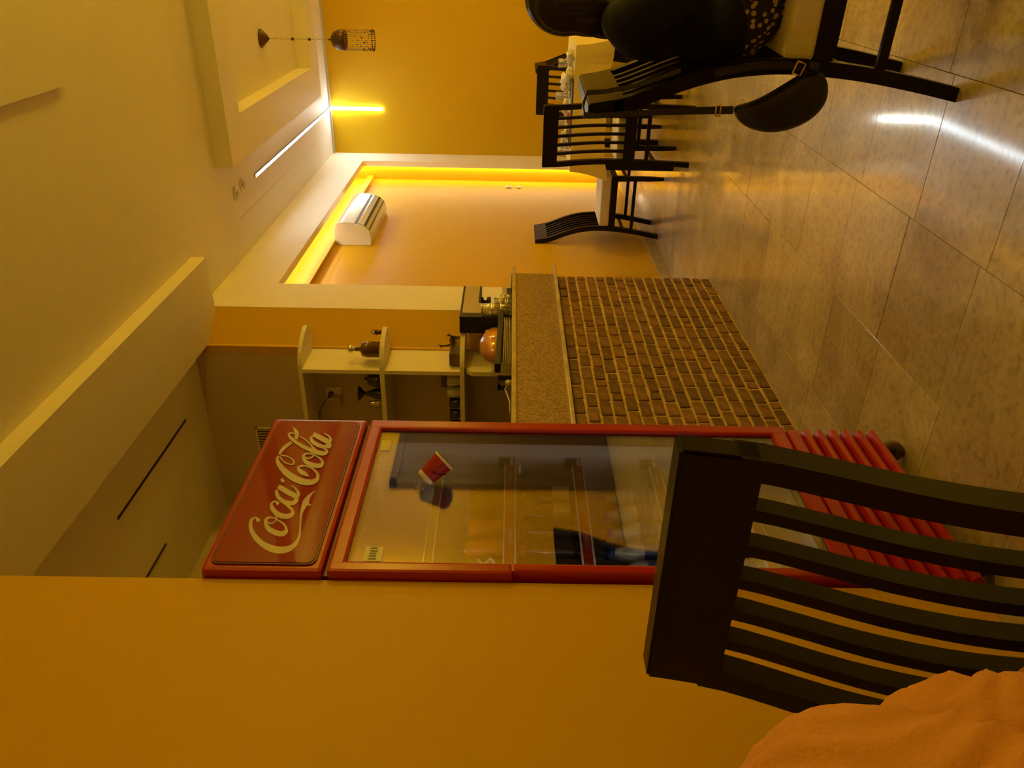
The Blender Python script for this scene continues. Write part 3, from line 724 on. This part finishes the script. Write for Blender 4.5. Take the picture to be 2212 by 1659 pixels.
# ================================================================ AIR CONDITIONER
ac = empty('air_conditioner', (XN, 6.27, 2.26)); tag(ac, 'white split air conditioner mounted high in the yellow niche', 'air conditioner')
pr = [(0, 0), (.075, 0), (.118, .012), (.150, .045), (.168, .09), (.176, .15), (.178, .215), (.172, .255), (.150, .280), (.10, .290), (0, .290)]
bm = bmesh.new(); extr_bm(bm, pr, 'y', -.41, .41); bmesh.ops.recalc_face_normals(bm, faces=bm.faces)
o = fin(bm, 'casing', 'acwhite', ac)
bv = o.modifiers.new('b', 'BEVEL'); bv.width = .006; bv.segments = 2; bv.limit_method = 'ANGLE'; bv.angle_limit = .9
# front panel, louvre and slots lie on the front profile
def on_prof(z):
    q = pr[1:9]
    for (a, b), (c, d_) in zip(q, q[1:]):
        if b <= z <= d_: return a+(c-a)*(z-b)/(d_-b)
    return .17
def strip(name, mt, z0, z1, off, par, y0=-.39, y1=.39, n=6):
    bm = bmesh.new(); A = []
    for i in range(n+1):
        z = z0+(z1-z0)*i/n; x = on_prof(z)
        A.append((x+off, z))
    B = [(x-off-.004, z) for x, z in reversed(A)]
    extr_bm(bm, A+B, 'y', y0, y1); return fin(bm, name, mt, par)
strip('front_panel', 'acwhite', .125, .262, .006, ac, -.405, .405)
strip('seam', 'acdark', .108, .122, .003, ac)
strip('louvre', 'acwhite', .055, .100, .008, ac)
strip('outlet_slot', 'acdark', .040, .054, .004, ac)
strip('lower_louvre', 'acwhite', .020, .038, .006, ac)
strip('outlet_slot', 'acdark', .012, .019, .004, ac)
box('pipe_cover', 'acwhite', .004, .05, -.417, -.408, .004, .05, ac, .006)

# wall switches in the niche
for k, (z, hh, lb) in enumerate(((1.195, .028, 'upper small plastic switch on the niche wall left of the glowing edge'), (1.095, .018, 'lower small plastic switch on the niche wall left of the glowing edge'))):
    t = empty('wall_switch', (XN, 7.60, z)); tag(t, lb, 'switch')
    box('plate', 'switch', 0, .010, -.035, .035, -hh, hh, t, .003); box('rocker', 'acwhite', .010, .014, -.02, .02, -hh*.6, hh*.6, t, .002)
tube('loose_wire', 'switch', [(-1.935, 7.73, 2.03), (-1.95, 7.72, 2.0), (-1.94, 7.70, 1.98), (-1.95, 7.70, 1.95)], .003, None, 6).name = 'loose_wire'
tag(bpy.data.objects['loose_wire'], 'short loose wire end on the niche edge', 'wire')

# ================================================================ PENDANT
pd = empty('pendant_lamp', (-.628, 6.0, ZC)); tag(pd, 'small copper pendant lamp with a beaded fringe hanging from the ceiling recess', 'lamp')
lathe('canopy', 'copper', [(0, 0), (.064, 0), (.060, -.010), (.030, -.042), (.006, -.062), (0, -.064)], (0, 0, 0), pd, 24)
bm = bmesh.new()
z = -.064
k = 0
while z > -.47:
    for s in (-1, 1):
        rr_ = [(.006*math.cos(a) if k % 2 else 0, 0 if k % 2 else .006*math.cos(a), z-.013+.015*math.sin(a)) for a in [2*PI*i/8 for i in range(9)]]
    tube_bm(bm, rr_, .0013, 5); z -= .024; k += 1
fin(bm, 'chain', 'string', pd)
for z in (-.225, -.345): lathe('chain_bead', 'bead', [(0, .012), (.010, .006), (.011, 0), (.008, -.008), (0, -.012)], (0, 0, z), pd, 12)
SZ = -.505
lathe('shade', 'copper', [(.004, .03), (.006, .012), (.018, .008), (.036, -.001), (.053, -.016), (.065, -.038), (.070, -.065), (.070, -.098), (.067, -.098), (.066, -.06), (.05, -.02), (0, -.004)], (0, 0, SZ), pd, 28)
NS = 30
bm = bmesh.new(); rr = random.Random(4); bm2 = bmesh.new()
for k in range(NS):
    a = 2*PI*k/NS; x, y = .067*math.cos(a), .067*math.sin(a)
    tube_bm(bm, [(x, y, SZ-.09), (x*1.01, y*1.01, SZ-.18), (x, y, SZ-.295)], .0017, 4)
    for q in (-.293, rr.uniform(-.28, -.13), rr.uniform(-.29, -.2)):
        bmesh.ops.create_icosphere(bm2, subdivisions=1, radius=.0062 if q == -.293 else rr.choice((.004, .0058)), matrix=Matrix.Translation((x, y, SZ+q)))
fin(bm, 'fringe_strings', 'string', pd); q_ = fin(bm2, 'fringe_beads', 'bead', pd); q_['kind'] = 'stuff'

# ================================================================ THINGS ON THE BAR
BT = 1.160
cm = empty('coffee_machine', (-1.815, 4.05, BT)); tag(cm, 'silver and black espresso machine at the far end of the bar', 'coffee machine')
D = .050
box('base', 'silver', -D, D, -.21, .215, .030, .058, cm, .004); box('foot_plate', 'blackp', -D, D, -.20, .20, 0, .030, cm, .004)
box('column', 'silver', -D, D, -.16, -.03, .058, .19, cm, .003)
box('rear_housing', 'blackp', -D, D, -.215, -.158, .02, .278, cm, .006)
box('head', 'silver', -D+.002, D-.002, -.16, .215, .185, .276, cm, .006)
box('head_lid', 'blackp', -D, D, -.212, .218, .272, .284, cm, .004)
box('head_trim', 'blackp', -D+.001, D-.001, -.03, .216, .176, .187, cm)
box('inner_back', 'blackp', -D*.6, D*.6, -.035, .0, .058, .18, cm)
lathe('brew_spout', 'blackp', [(0, .0), (.03, 0), (.03, .02), (.012, .024), (.012, .04), (.028, .042), (.028, .058), (0, .058)], (0, .10, .122), cm, 18)
lathe('drip_cup', 'blackp', [(0, 0), (.026, 0), (.034, .045), (.030, .045), (.02, .006), (0, .006)], (0, .08, .058), cm, 18)
# round silver pad and saucers beside it
lathe('round_tray', 'silver', [(0, 0), (.078, 0), (.085, .012), (.08, .012), (.07, .004), (0, .004)], (-1.79, 4.315, BT), None, 28, None)
o = bpy.data.objects['round_tray']; tag(o, 'round metal tray on the far tip of the bar', 'tray')
# glass jars
def jar(x, y, r, h, label, name='glass_jar'):
    t = empty(name, (x, y, BT)); tag(t, label, 'jar', 'glass jars beside the coffee machine')
    lathe('jar_body', 'clear', [(0, 0), (r*.9, 0), (r, .008), (r, h*.3), (r*.93, h*.34), (r, h*.38), (r, h*.62), (r*.93, h*.66), (r, h*.7), (r*.95, h*.92), (r*.7, h), (r*.66, h*.98), (r*.9, h*.88), (r*.95, .01), (0, .008)], (0, 0, 0), t, 24)
    lathe('jar_rim', 'chrome', [(r*.70, h*.97), (r*.76, h*.985), (r*.74, h*1.01), (r*.68, h*1.0)], (0, 0, 0), t, 24)  # rim of the glass, in chrome to stand for its bright highlight
    for q in (.36, .66): lathe('jar_ring', 'chrome', [(r*.99, h*(q-.025)), (r*1.04, h*q), (r*.99, h*(q+.025))], (0, 0, 0), t, 24)  # ribs of the glass, chrome put in for highlights the clear material lacks
jar(-1.728, 3.86, .032, .165, 'tall ribbed glass jar between the coffee machine and the orange bowl')
jar(-1.728, 3.995, .028, .075, 'short glass jar at the foot of the coffee machine')
jar(-1.728, 3.928, .030, .10, 'middle-height glass jar at the foot of the coffee machine')
# orange domed bowl
ob = empty('orange_bowl', (-1.84, 3.652, BT)); tag(ob, 'bulging glass bowl of orange juice on the bar', 'bowl')
lathe('juice', 'juice', [(0, .012), (.085, .014), (.118, .05), (.122, .085), (.105, .125), (.06, .150), (0, .158)], (0, 0, 0), ob, 32)
lathe('bowl_glass', 'clear', [(0, .0), (.05, .002), (.10, .010), (.124, .05), (.128, .088), (.110, .130), (.063, .156), (.05, .160)], (0, 0, 0), ob, 32)
for c_ in ob.children: c_.scale = (.6, 1.22, 1.05)
# black slab and plates
pl = box('black_tray', 'blackp', -.025, .025, -.30, .30, 0, .028, None, .004); pl.location = (-1.77, 3.56, BT+.062); pl.rotation_euler = (math.radians(-1.0), 0, 0)
pl.location = (-1.735, 3.50, BT+.0468)
tag(pl, 'long black tray lying on the stack of glass plates on the bar', 'tray')
for k in range(5):
    p = lathe('glass_plate', 'porcelain' if k % 2 else 'marble', [(0, 0), (.07, 0), (.085, .004), (.0855, .0055), (.07, .003), (0, .003)], (0, 0, 0), None, 30)
    p.location = (-1.735, 3.50, BT+.001+k*.0085); p.scale = (.42, 3.1, 1)
    tag(p, ('lowest', 'second lowest', 'middle', 'second highest', 'topmost')[k]+' oval plate in the stack under the black tray', 'plate', 'oval plates stacked on the bar')
# socket frame and cable
t = empty('plug_adapter', (-1.80, 3.18, BT)); tag(t, 'small black plug adapter with a grey cable on the bar near the fridge', 'adapter')
boxes('adapter_frame', 'blackp', [(-.012, .012, -.05, .05, .052, .064), (-.012, .012, .040, .05, .0, .064), (-.012, .012, -.05, -.036, .030, .064)], t)
lathe('plug', 'silver', [(0, 0), (.018, 0), (.02, .02), (.012, .03), (0, .03)], (0, -.01, .0), t, 14)
tube('cable', 'silver', [(0, -.02, .015), (.0, -.06, .03), (.01, -.12, .02), (.0, -.18, .006), (-.01, -.26, .006)], .004, t, 6)

# ================================================================ THINGS ON THE SHELF
S2, S3 = 1.874, 1.439
t = empty('glass_decanter', (-1.955, 3.80, S2)); tag(t, 'ribbed brown glass decanter with a round stopper on the middle board', 'decanter')
lathe('decanter_body', 'amber', [(0, 0), (.040, 0), (.045, .008), (.043, .028), (.046, .033), (.043, .058), (.046, .063), (.043, .088), (.040, .100), (.014, .112), (.012, .140)], (0, 0, 0), t, 24)
lathe('stopper', 'chrome', [(.010, .138), (.012, .145), (.024, .158), (.026, .168), (.020, .178), (0, .180)], (0, 0, 0), t, 20)
t = empty('star_figurine', (-1.875, 3.85, S2)); tag(t, 'tiny dark figurine with a spiky head at the rounded shelf end', 'figurine')
lathe('figurine_body', 'bronze', [(0, 0), (.014, 0), (.010, .012), (.016, .025), (.008, .035), (0, .036)], (0, 0, 0), t, 14)
bm = bmesh.new()
for k in range(9):
    a = 2*PI*k/9; tube_bm(bm, [(0, 0, .040), (.020*math.cos(a), .004*math.cos(3*a), .040+.020*math.sin(a))], [.004, .0008], 5)
fin(bm, 'spikes', 'bronze', t); lathe('shiny_ball', 'chrome', [(0, -.009), (.007, -.006), (.009, 0), (.007, .006), (0, .009)], (.002, -.012, .040), t, 14)
def animal(x, y, z, s, label, neck, name, mt='bronze'):
    t = empty(name, (x, y, z)); tag(t, label, 'figurine')
    bm = bmesh.new()
    tube_bm(bm, [(-.5*s, 0, .52*s), (-.25*s, 0, .58*s), (.1*s, 0, .55*s), (.35*s, 0, .60*s)], [.10*s, .17*s, .16*s, .12*s], 10)
    tube_bm(bm, [(.32*s, 0, .58*s), (.50*s, 0, (.75+neck*.3)*s), (.52*s, 0, (.85+neck*.6)*s)], [.11*s, .06*s, .05*s], 8)
    hz = (.88+neck*.6)*s
    tube_bm(bm, [(.46*s, 0, hz), (.60*s, 0, hz), (.76*s, 0, hz-.07*s)], [.05*s, .075*s, .03*s], 8)
    tube_bm(bm, [(.48*s, .03*s, hz+.03*s), (.42*s, .05*s, hz+.18*s)], [.02*s, .006*s], 5); tube_bm(bm, [(.48*s, -.03*s, hz+.03*s), (.42*s, -.05*s, hz+.18*s)], [.02*s, .006*s], 5)
    for lx in (-.36, .26):
        for ly in (-.08, .08):
            tube_bm(bm, [(lx*s, ly*s, .52*s), ((lx-.03)*s, ly*s, .25*s), (lx*s, ly*s, 0)], [.07*s, .035*s, .03*s], 6)
    tube_bm(bm, [(-.48*s, 0, .55*s), (-.62*s, 0, .40*s), (-.62*s, 0, .25*s)], [.03*s, .02*s, .01*s], 5)
    fin(bm, 'animal_body', mt, t, True); return t
animal(-1.885, 3.80, S3, .070, 'small dark animal figurine at the rounded end of the lowest board', .0, 'animal_figurine').rotation_euler = (0, 0, math.radians(-30))
animal(-1.93, 3.86, S3, .085, 'slender long-necked animal figurine behind the brown box', .8, 'giraffe_figurine').rotation_euler = (0, 0, math.radians(150))
t = empty('wooden_box', (-1.985, 3.80, S3)); tag(t, 'small brown wooden box on the lowest board beside the divider', 'box')
box('box_body', 'brownbox', -.035, .035, -.05, .05, 0, .046, t, .002); box('box_lid', 'brownbox', -.037, .037, -.052, .052, .047, .058, t, .002)
# left compartments
t = empty('dark_pot', (-2.14, 3.80, S2)); tag(t, 'squat black coffee pot beside the divider on the middle board', 'pot')
lathe('pot_body', 'darkglass', [(0, 0), (.042, 0), (.050, .02), (.046, .055), (.034, .078), (.036, .082), (0, .088)], (0, 0, 0), t, 22)
lathe('pot_knob', 'blackp', [(0, .086), (.006, .088), (.010, .098), (0, .106)], (0, 0, 0), t, 12)
tube('pot_handle', 'blackp', [(.040, 0, .065), (.066, 0, .062), (.068, 0, .03), (.045, 0, .02)], .006, t, 6)
t = empty('hookah_vase', (-2.235, 3.80, S2)); tag(t, 'tall dark glass vase with a wide flared mouth on the middle board', 'vase')
lathe('vase_body', 'darkglass', [(0, 0), (.030, 0), (.034, .02), (.030, .055), (.018, .080), (.010, .100), (.012, .112), (.040, .134), (.045, .142), (.038, .142), (.008, .118), (0, .118)], (0, 0, 0), t, 24)
t = empty('clear_vase', (-2.29, 3.78, S2)); tag(t, 'small clear glass vase next to the dark flared vase', 'vase')
lathe('vase_body', 'clear', [(0, 0), (.024, 0), (.028, .03), (.018, .07), (.024, .085), (.022, .085), (.016, .07), (.024, .03), (0, .006)], (0, 0, 0), t, 20)
for k in range(2):
    t = empty('white_cup', (-2.125-.073*k, 3.77, S3)); tag(t, ('white cup next to the divider on the lowest board', 'white cup beside the dark glasses on the lowest board')[k], 'cup', 'white cups on the lowest board')
    lathe('cup_body', 'porcelain', [(0, 0), (.020, 0), (.026, .01), (.034, .05), (.033, .072), (.030, .072), (.022, .012), (0, .008)], (0, 0, 0), t, 22)
    tube('cup_handle', 'porcelain', [(.0, -.032, .055), (.0, -.048, .05), (.0, -.046, .03), (.0, -.028, .022)], .0035, t, 6)
for k in range(3):
    t = empty('dark_tumbler', (-2.268-.072*k, 3.77, S3)); tag(t, ('dark glass tumbler beside the white cups', 'middle dark glass tumbler on the lowest board', 'dark glass tumbler half hidden by the fridge header')[k], 'tumbler', 'dark tumblers on the lowest board')
    lathe('tumbler_body', 'darkglass', [(0, 0), (.026, 0), (.030, .03), (.028, .034), (.031, .062), (.029, .062), (.024, .01), (0, .008)], (0, 0, 0), t, 22)
o = box('carton', 'brownbox', -.06, .06, -.03, .03, 0, .115, None, .002); o.location = (-2.16, 3.885, S3); tag(o, 'flat brown carton standing behind the white cups', 'carton')
t = empty('wall_socket', (-2.325, YW, 2.195)); tag(t, 'wall socket with a plugged-in charger between the top shelf boards', 'socket')
box('socket_plate', 'white', -.045, .045, -.012, 0, -.045, .045, t, .004); box('charger', 'kitchen', -.055, .0, -.055, -.012, -.048, -.005, t, .006)
lathe('plug', 'brownbox', [(0, 0), (.016, 0), (.014, .03), (0, .03)], (.005, -.012, .015), t, 14, (0, -1, 0))
tube('cord', 'brownbox', [(.0, -.04, .015), (-.03, -.05, .05), (-.10, -.04, .085), (-.2, -.02, .10)], .0035, t, 6)

# ================================================================ HAND BAG ON THE CHAIR
BO = (-.36, 2.13, .47)
bag = empty('shoulder_bag', BO); tag(bag, 'black crescent-shaped leather shoulder bag hanging from the seated woman\'s chair', 'bag')
out = [(-.379, .600), (-.366, .600), (-.362, .573), (-.346, .534), (-.325, .500), (-.305, .469), (-.286, .442), (-.275, .418), (-.274, .391), (-.292, .371), (-.328, .359), (-.365, .366), (-.403, .401), (-.426, .458), (-.431, .506), (-.419, .558), (-.400, .585)]
out = [(a-BO[0], b-BO[2]) for a, b in out]
bm = bmesh.new()
cxm = sum(a for a, b in out)/len(out); czm = sum(b for a, b in out)/len(out)
rows = []
for sc, yy in ((.55, -.040), (.86, -.032), (1, -.012), (1, .012), (.86, .032), (.55, .040)):
    rows.append([bm.verts.new((cxm+(a-cxm)*sc, yy, czm+(b-czm)*sc)) for a, b in out])
n_ = len(out)
for a, b in zip(rows, rows[1:]):
    for k in range(n_): bm.faces.new((a[k], a[(k+1) % n_], b[(k+1) % n_], b[k]))
bm.faces.new(rows[0]); bm.faces.new(rows[-1])
o = fin(bm, 'bag_body', 'leather', bag, True); sb = o.modifiers.new('s', 'SUBSURF'); sb.levels = 1; sb.render_levels = 2
def flatstrap(name, pts, w, th, wd, par=bag, mt='leather'):
    """flat strap: pts world, wd = width direction"""
    bm = bmesh.new(); rings = []
    pts = [Vector(p)-Vector(BO) for p in pts]
    for i, p in enumerate(pts):
        tn = (pts[min(i+1, len(pts)-1)]-pts[max(0, i-1)]).normalized()
        wdv = Vector(wd).normalized(); nn = tn.cross(wdv).normalized()
        ww = w[i] if isinstance(w, list) else w
        rings.append([bm.verts.new(p+wdv*ww/2*a+nn*th/2*b) for a, b in ((-1, -1), (1, -1), (1, 1), (-1, 1))])
    for a, b in zip(rings, rings[1:]):
        for k in range(4): bm.faces.new((a[k], a[(k+1) % 4], b[(k+1) % 4], b[k]))
    bm.faces.new(rings[0]); bm.faces.new(rings[-1]); return fin(bm, name, mt, par)
flatstrap('strap', [(-.374, 2.13, .60), (-.378, 2.135, .68), (-.384, 2.14, .78), (-.392, 2.148, .88), (-.400, 2.155, .955), (-.402, 2.175, .985), (-.385, 2.20, .988), (-.350, 2.205, .978), (-.345, 2.20, .93), (-.325, 2.19, .84), (-.285, 2.175, .74)], [.020, .019, .016, .014, .014, .016, .016, .014, .012, .012, .012], .005, (1, .2, 0))
flatstrap('strap', [(-.268, 2.125, .425), (-.262, 2.12, .47), (-.262, 2.125, .55), (-.285, 2.135, .66)], .020, .006, (1, .1, 0))
def buckle(loc, w, h, r, ang=0):
    pts = [(-w/2, 0, -h/2), (w/2, 0, -h/2), (w/2, 0, h/2), (-w/2, 0, h/2), (-w/2, 0, -h/2)]
    q = Matrix.Rotation(ang, 4, 'Y')
    bm = bmesh.new()
    for a, b in zip(pts, pts[1:]): tube_bm(bm, [q@Vector(a), q@Vector(b)], r, 6)
    o = fin(bm, 'buckle', 'gold', bag, True); o.location = Vector(loc)-Vector(BO)
buckle((-.376, 2.126, .640), .026, .012, .0022); buckle((-.268, 2.116, .452), .030, .022, .0026, .3)
lathe('strap_end', 'leather', [(0, -.012), (.012, -.008), (.014, 0), (.012, .008), (0, .012)], (-.262-BO[0], 2.115-BO[1], .418-BO[2]), bag, 14, (1, 0, 0))

# ================================================================ PEOPLE
def ell(bm, c, r, rot=None):
    mtx = Matrix.Translation(c)@(rot.to_4x4() if rot else Matrix.Identity(4))@Matrix.Diagonal((*r, 1))
    bmesh.ops.create_icosphere(bm, subdivisions=3, radius=1, matrix=mtx)
def limb(bm, pts, rad):
    """tapered closed limb with rounded ends"""
    P = catmull([(*p, r) for p, r in zip(pts, rad)], 4)
    tube_bm(bm, [p[:3] for p in P], [p[3] for p in P], 14)
    for p in (P[0], P[-1]):
        bmesh.ops.create_icosphere(bm, subdivisions=2, radius=p[3]*.995, matrix=Matrix.Translation(p[:3]))
def remesh(bm, name, mt, parent, vox, smooth_it=6, fn=None):
    bmesh.ops.recalc_face_normals(bm, faces=bm.faces)
    me = bpy.data.meshes.new(name); bm.to_mesh(me); bm.free()
    o = link(name, me, mt, parent)
    r = o.modifiers.new('r', 'REMESH'); r.mode = 'VOXEL'; r.voxel_size = vox; r.use_smooth_shade = True
    s_ = o.modifiers.new('s', 'SMOOTH'); s_.factor = .5; s_.iterations = smooth_it
    if fn:
        bpy.context.view_layer.update(); dg = bpy.context.evaluated_depsgraph_get(); ev = o.evaluated_get(dg)
        m2 = bpy.data.meshes.new_from_object(ev); o.modifiers.clear(); o.data = m2
        if not m2.materials: m2.materials.append(M[mt])
        m2.update()
        ns = [v.normal.copy() for v in m2.vertices]
        for v, n in zip(m2.vertices, ns): v.co += n*fn(v.co, n)
        for p in m2.polygons: p.use_smooth = True
    return o
def hand(bm, c, d, side, s=1.0, curl=.5, thumb=1):
    """palm plus five tapered bent fingers; d = pointing direction, side = direction towards the little finger"""
    c, d, side = Vector(c), Vector(d).normalized(), Vector(side).normalized(); nrm = d.cross(side).normalized()
    if nrm.z > 0: nrm = -nrm
    ell(bm, c+d*.045*s, (.045*s, .038*s, .015*s), Matrix((d, side, d.cross(side))).transposed())
    for k, (off, ln) in enumerate(((-.028, .068), (-.010, .078), (.009, .073), (.027, .058))):
        b = c+d*.080*s+side*off*s
        p1 = b+(d*math.cos(curl*.5)+nrm*math.sin(curl*.5))*ln*.42*s
        p2 = p1+(d*math.cos(curl*1.2)+nrm*math.sin(curl*1.2))*ln*.33*s
        p3 = p2+(d*math.cos(curl*1.9)+nrm*math.sin(curl*1.9))*ln*.27*s
        limb(bm, [b-d*.02*s, p1, p2, p3], [.0095*s, .009*s, .008*s, .007*s])
    t0 = c+d*.018*s-side*.034*s
    limb(bm, [t0, t0+(d*.6-side*.7)*.034*s+nrm*.008*s, t0+(d*.9-side*.6)*.055*s+nrm*.016*s], [.012*s, .0105*s, .0085*s])

def person(root_loc, rz, label, hairlen, skirt, top_mt, leg_mt, lean, hs=1.0, fn=None, arm='lap', ts=1.0):
    """seated person facing local +y, origin on the floor under the hips; seat at .48"""
    t = empty('person', root_loc, rz); tag(t, label, 'person')
    L = lean
    Z = lambda z: .48+(z-.48)*ts
    hip = Vector((0, 0, .565)); waist = Vector((0, L*.10, Z(.70))); chest = Vector((0, L*.26, Z(.86))); neck = Vector((0, L*.38, Z(1.00)))
    headc = Vector((0, L*.38+.06, Z(1.00)+(.125 if not hairlen else .105)))
    shx = .165*hs
    # one continuous body
    bm = bmesh.new()
    ell(bm, hip+Vector((0, 0, 0)), (.155, .115, .085)); ell(bm, waist, (.125, .085, .12)); ell(bm, chest, (.145, .095, .13))
    limb(bm, [neck-Vector((0, .01, .06)), neck+Vector((0, .02, .06))], [.055, .048])
    ell(bm, headc, (.072, .092, .108)); ell(bm, headc+Vector((0, .045, -.055)), (.045, .045, .045))
    ell(bm, headc+Vector((0, .097, -.015)), (.011, .016, .022))
    ell(bm, headc+Vector((0, .086, -.058)), (.022, .010, .006)); ell(bm, headc+Vector((0, .086, -.068)), (.019, .010, .006))
    for s in (-1, 1):
        ell(bm, headc+Vector((s*.074, .0, -.01)), (.012, .018, .03))
        ell(bm, headc+Vector((s*.028, .080, .012)), (.013, .010, .008))
        sh_ = Vector((s*shx, L*.34, Z(.955)))
        if arm == 'lap': el = Vector((s*.225, L*.30+.10, .72)); wr = Vector((s*.11, L*.3+.30, .665)); hd_ = (-s*.2, .9, -.1)
        else: el = Vector((s*.26, L*.30+.13, .74)); wr = Vector((s*.17, L*.3+.36, .80)); hd_ = (0, 1, 0)
        limb(bm, [sh_, (sh_+el)/2, el], [.052, .046, .040]); limb(bm, [el, (el+wr)/2, wr], [.040, .036, .026])
        hand(bm, wr, hd_, (s, 0, 0), 1)
        hp = Vector((s*.085, .02, .545)); kn = Vector((s*.10, .42, .53)); an = Vector((s*.10, .44, .09))
        limb(bm, [hp, (hp+kn)/2, kn], [.085, .075, .056]); limb(bm, [kn, (kn*.6+an*.4), an], [.055, .052, .036])
        ell(bm, (s*.10, .50, .040), (.042, .12, .036))
    remesh(bm, 'body', 'skin', t, .0065, 4)
    # shirt
    bm = bmesh.new()
    g_ = .012
    ell(bm, hip+Vector((0, 0, .03)), (.17+g_, .13+g_, .10)); ell(bm, waist, (.135+g_, .098+g_, .13)); ell(bm, chest, (.15+g_, .105+g_, .135))
    for s in (-1, 1):
        sh_ = Vector((s*shx, L*.34, Z(.955)))
        if arm == 'lap': el = Vector((s*.225, L*.30+.10, .72))
        else: el = Vector((s*.26, L*.30+.13, .74))
        rs = 1.12 if fn else 1
        limb(bm, [sh_-Vector((s*.08, 0, -.01)), sh_, (sh_*.45+el*.55), (sh_*.08+el*.92)], [.055, .066*rs, .072*rs if fn else .064, .064*rs if fn else .056])
        if fn: ell(bm, (s*.135, L*.2, Z(.76)), (.085, .10, .15), None)
        if fn: limb(bm, [el, (el+Vector((s*.17, L*.3+.36, .80)))/2, Vector((s*.17, L*.3+.34, .80))], [.068, .056, .044])
    remesh(bm, 'shirt', top_mt, t, .0075, 5, fn)
    # trousers or skirt
    bm = bmesh.new()
    ell(bm, hip, (.175, .13, .088))
    for s in (-1, 1):
        hp = Vector((s*.085, .02, .548)); kn = Vector((s*.10, .42, .535)); an = Vector((s*.10, .44, .13))
        limb(bm, [hp, (hp+kn)/2, kn], [.098, .086, .068])
        if not skirt: limb(bm, [kn, kn*.5+an*.5, an], [.066, .058, .05])
        else: limb(bm, [kn, kn*.55+an*.45], [.068, .075])
    remesh(bm, 'skirt' if skirt else 'trousers', leg_mt, t, .010, 4)
    # hair
    bm = bmesh.new()
    hc = headc+Vector((0, -.018, .018))
    ell(bm, hc, (.088, .098, .112))
    if hairlen > 0:
        ell(bm, headc+Vector((0, -.060, -.055)), (.080, .055, .115))
        ell(bm, headc+Vector((0, -.075, -.105)), (.072, .045, .085))
        ell(bm, headc+Vector((0, -.070, -.150)), (.064, .038, .060))
        for s in (-1, 1): limb(bm, [headc+Vector((s*.07, -.02, .03)), headc+Vector((s*.082, -.03, -.06)), headc+Vector((s*.066, -.04, -.15))], [.028, .026, .012])
    # keep the face clear: flatten hair that would cover it
    for v in bm.verts:
        d_ = v.co-headc
        if d_.y > .045 and d_.z < .075: v.co.y = headc.y+.045+(d_.y-.045)*.15
    remesh(bm, 'hair', 'hair', t, .007, 4, lambda c, n: .0016*math.sin(math.atan2(c.x, c.y+.3-headc.y)*60))
    for s in (-1, 1): lathe('shoe', 'leather', [(0, 0), (.05, 0), (.052, .03), (.04, .055), (0, .065)], (s*.10, .49, 0), t, 18).scale = (1, 1.0, 1)
    return t
woman = person((-.175, 2.395, 0), math.radians(-90), 'dark-haired woman in a black top and spotted skirt seated with her back to the view', 1, True, 'black', 'leopard', .0, 1.0, ts=.835)
def folds(c, n):
    # creases fanning out from the armpit over shoulder and sleeve
    sx = 1 if c.x > 0 else -1
    x = c.x*sx
    a = math.atan2(c.z-.70, c.y+.12-.3*x); r = math.hypot(c.z-.70, c.y+.12)
    f1 = math.sin(a*17+2.2*math.sin(r*16)+30*x); f2 = math.sin(a*31+44*x+1.5*math.sin(r*30))
    k = max(0, min(1, (c.z-.55)/.08))*max(.3, min(1, (x-.04)/.1))
    f3 = math.sin(85*c.y+3*math.sin(26*c.z)+24*x); q = max(0, min(1, (c.y-.02)/.06))
    return k*((1-q)*(.0050*(1-abs(f1)**.6)+.0022*f2)+q*(.0065*(1-abs(f3)**.7)+.0015*f2))
man = person((-.742, .455, 0), math.radians(180), 'person in an apricot creased shirt at the lower left, seated on the foreground chair', 0, False, 'shirt', 'denim', .30, 1.05, folds, 'table', ts=.93)
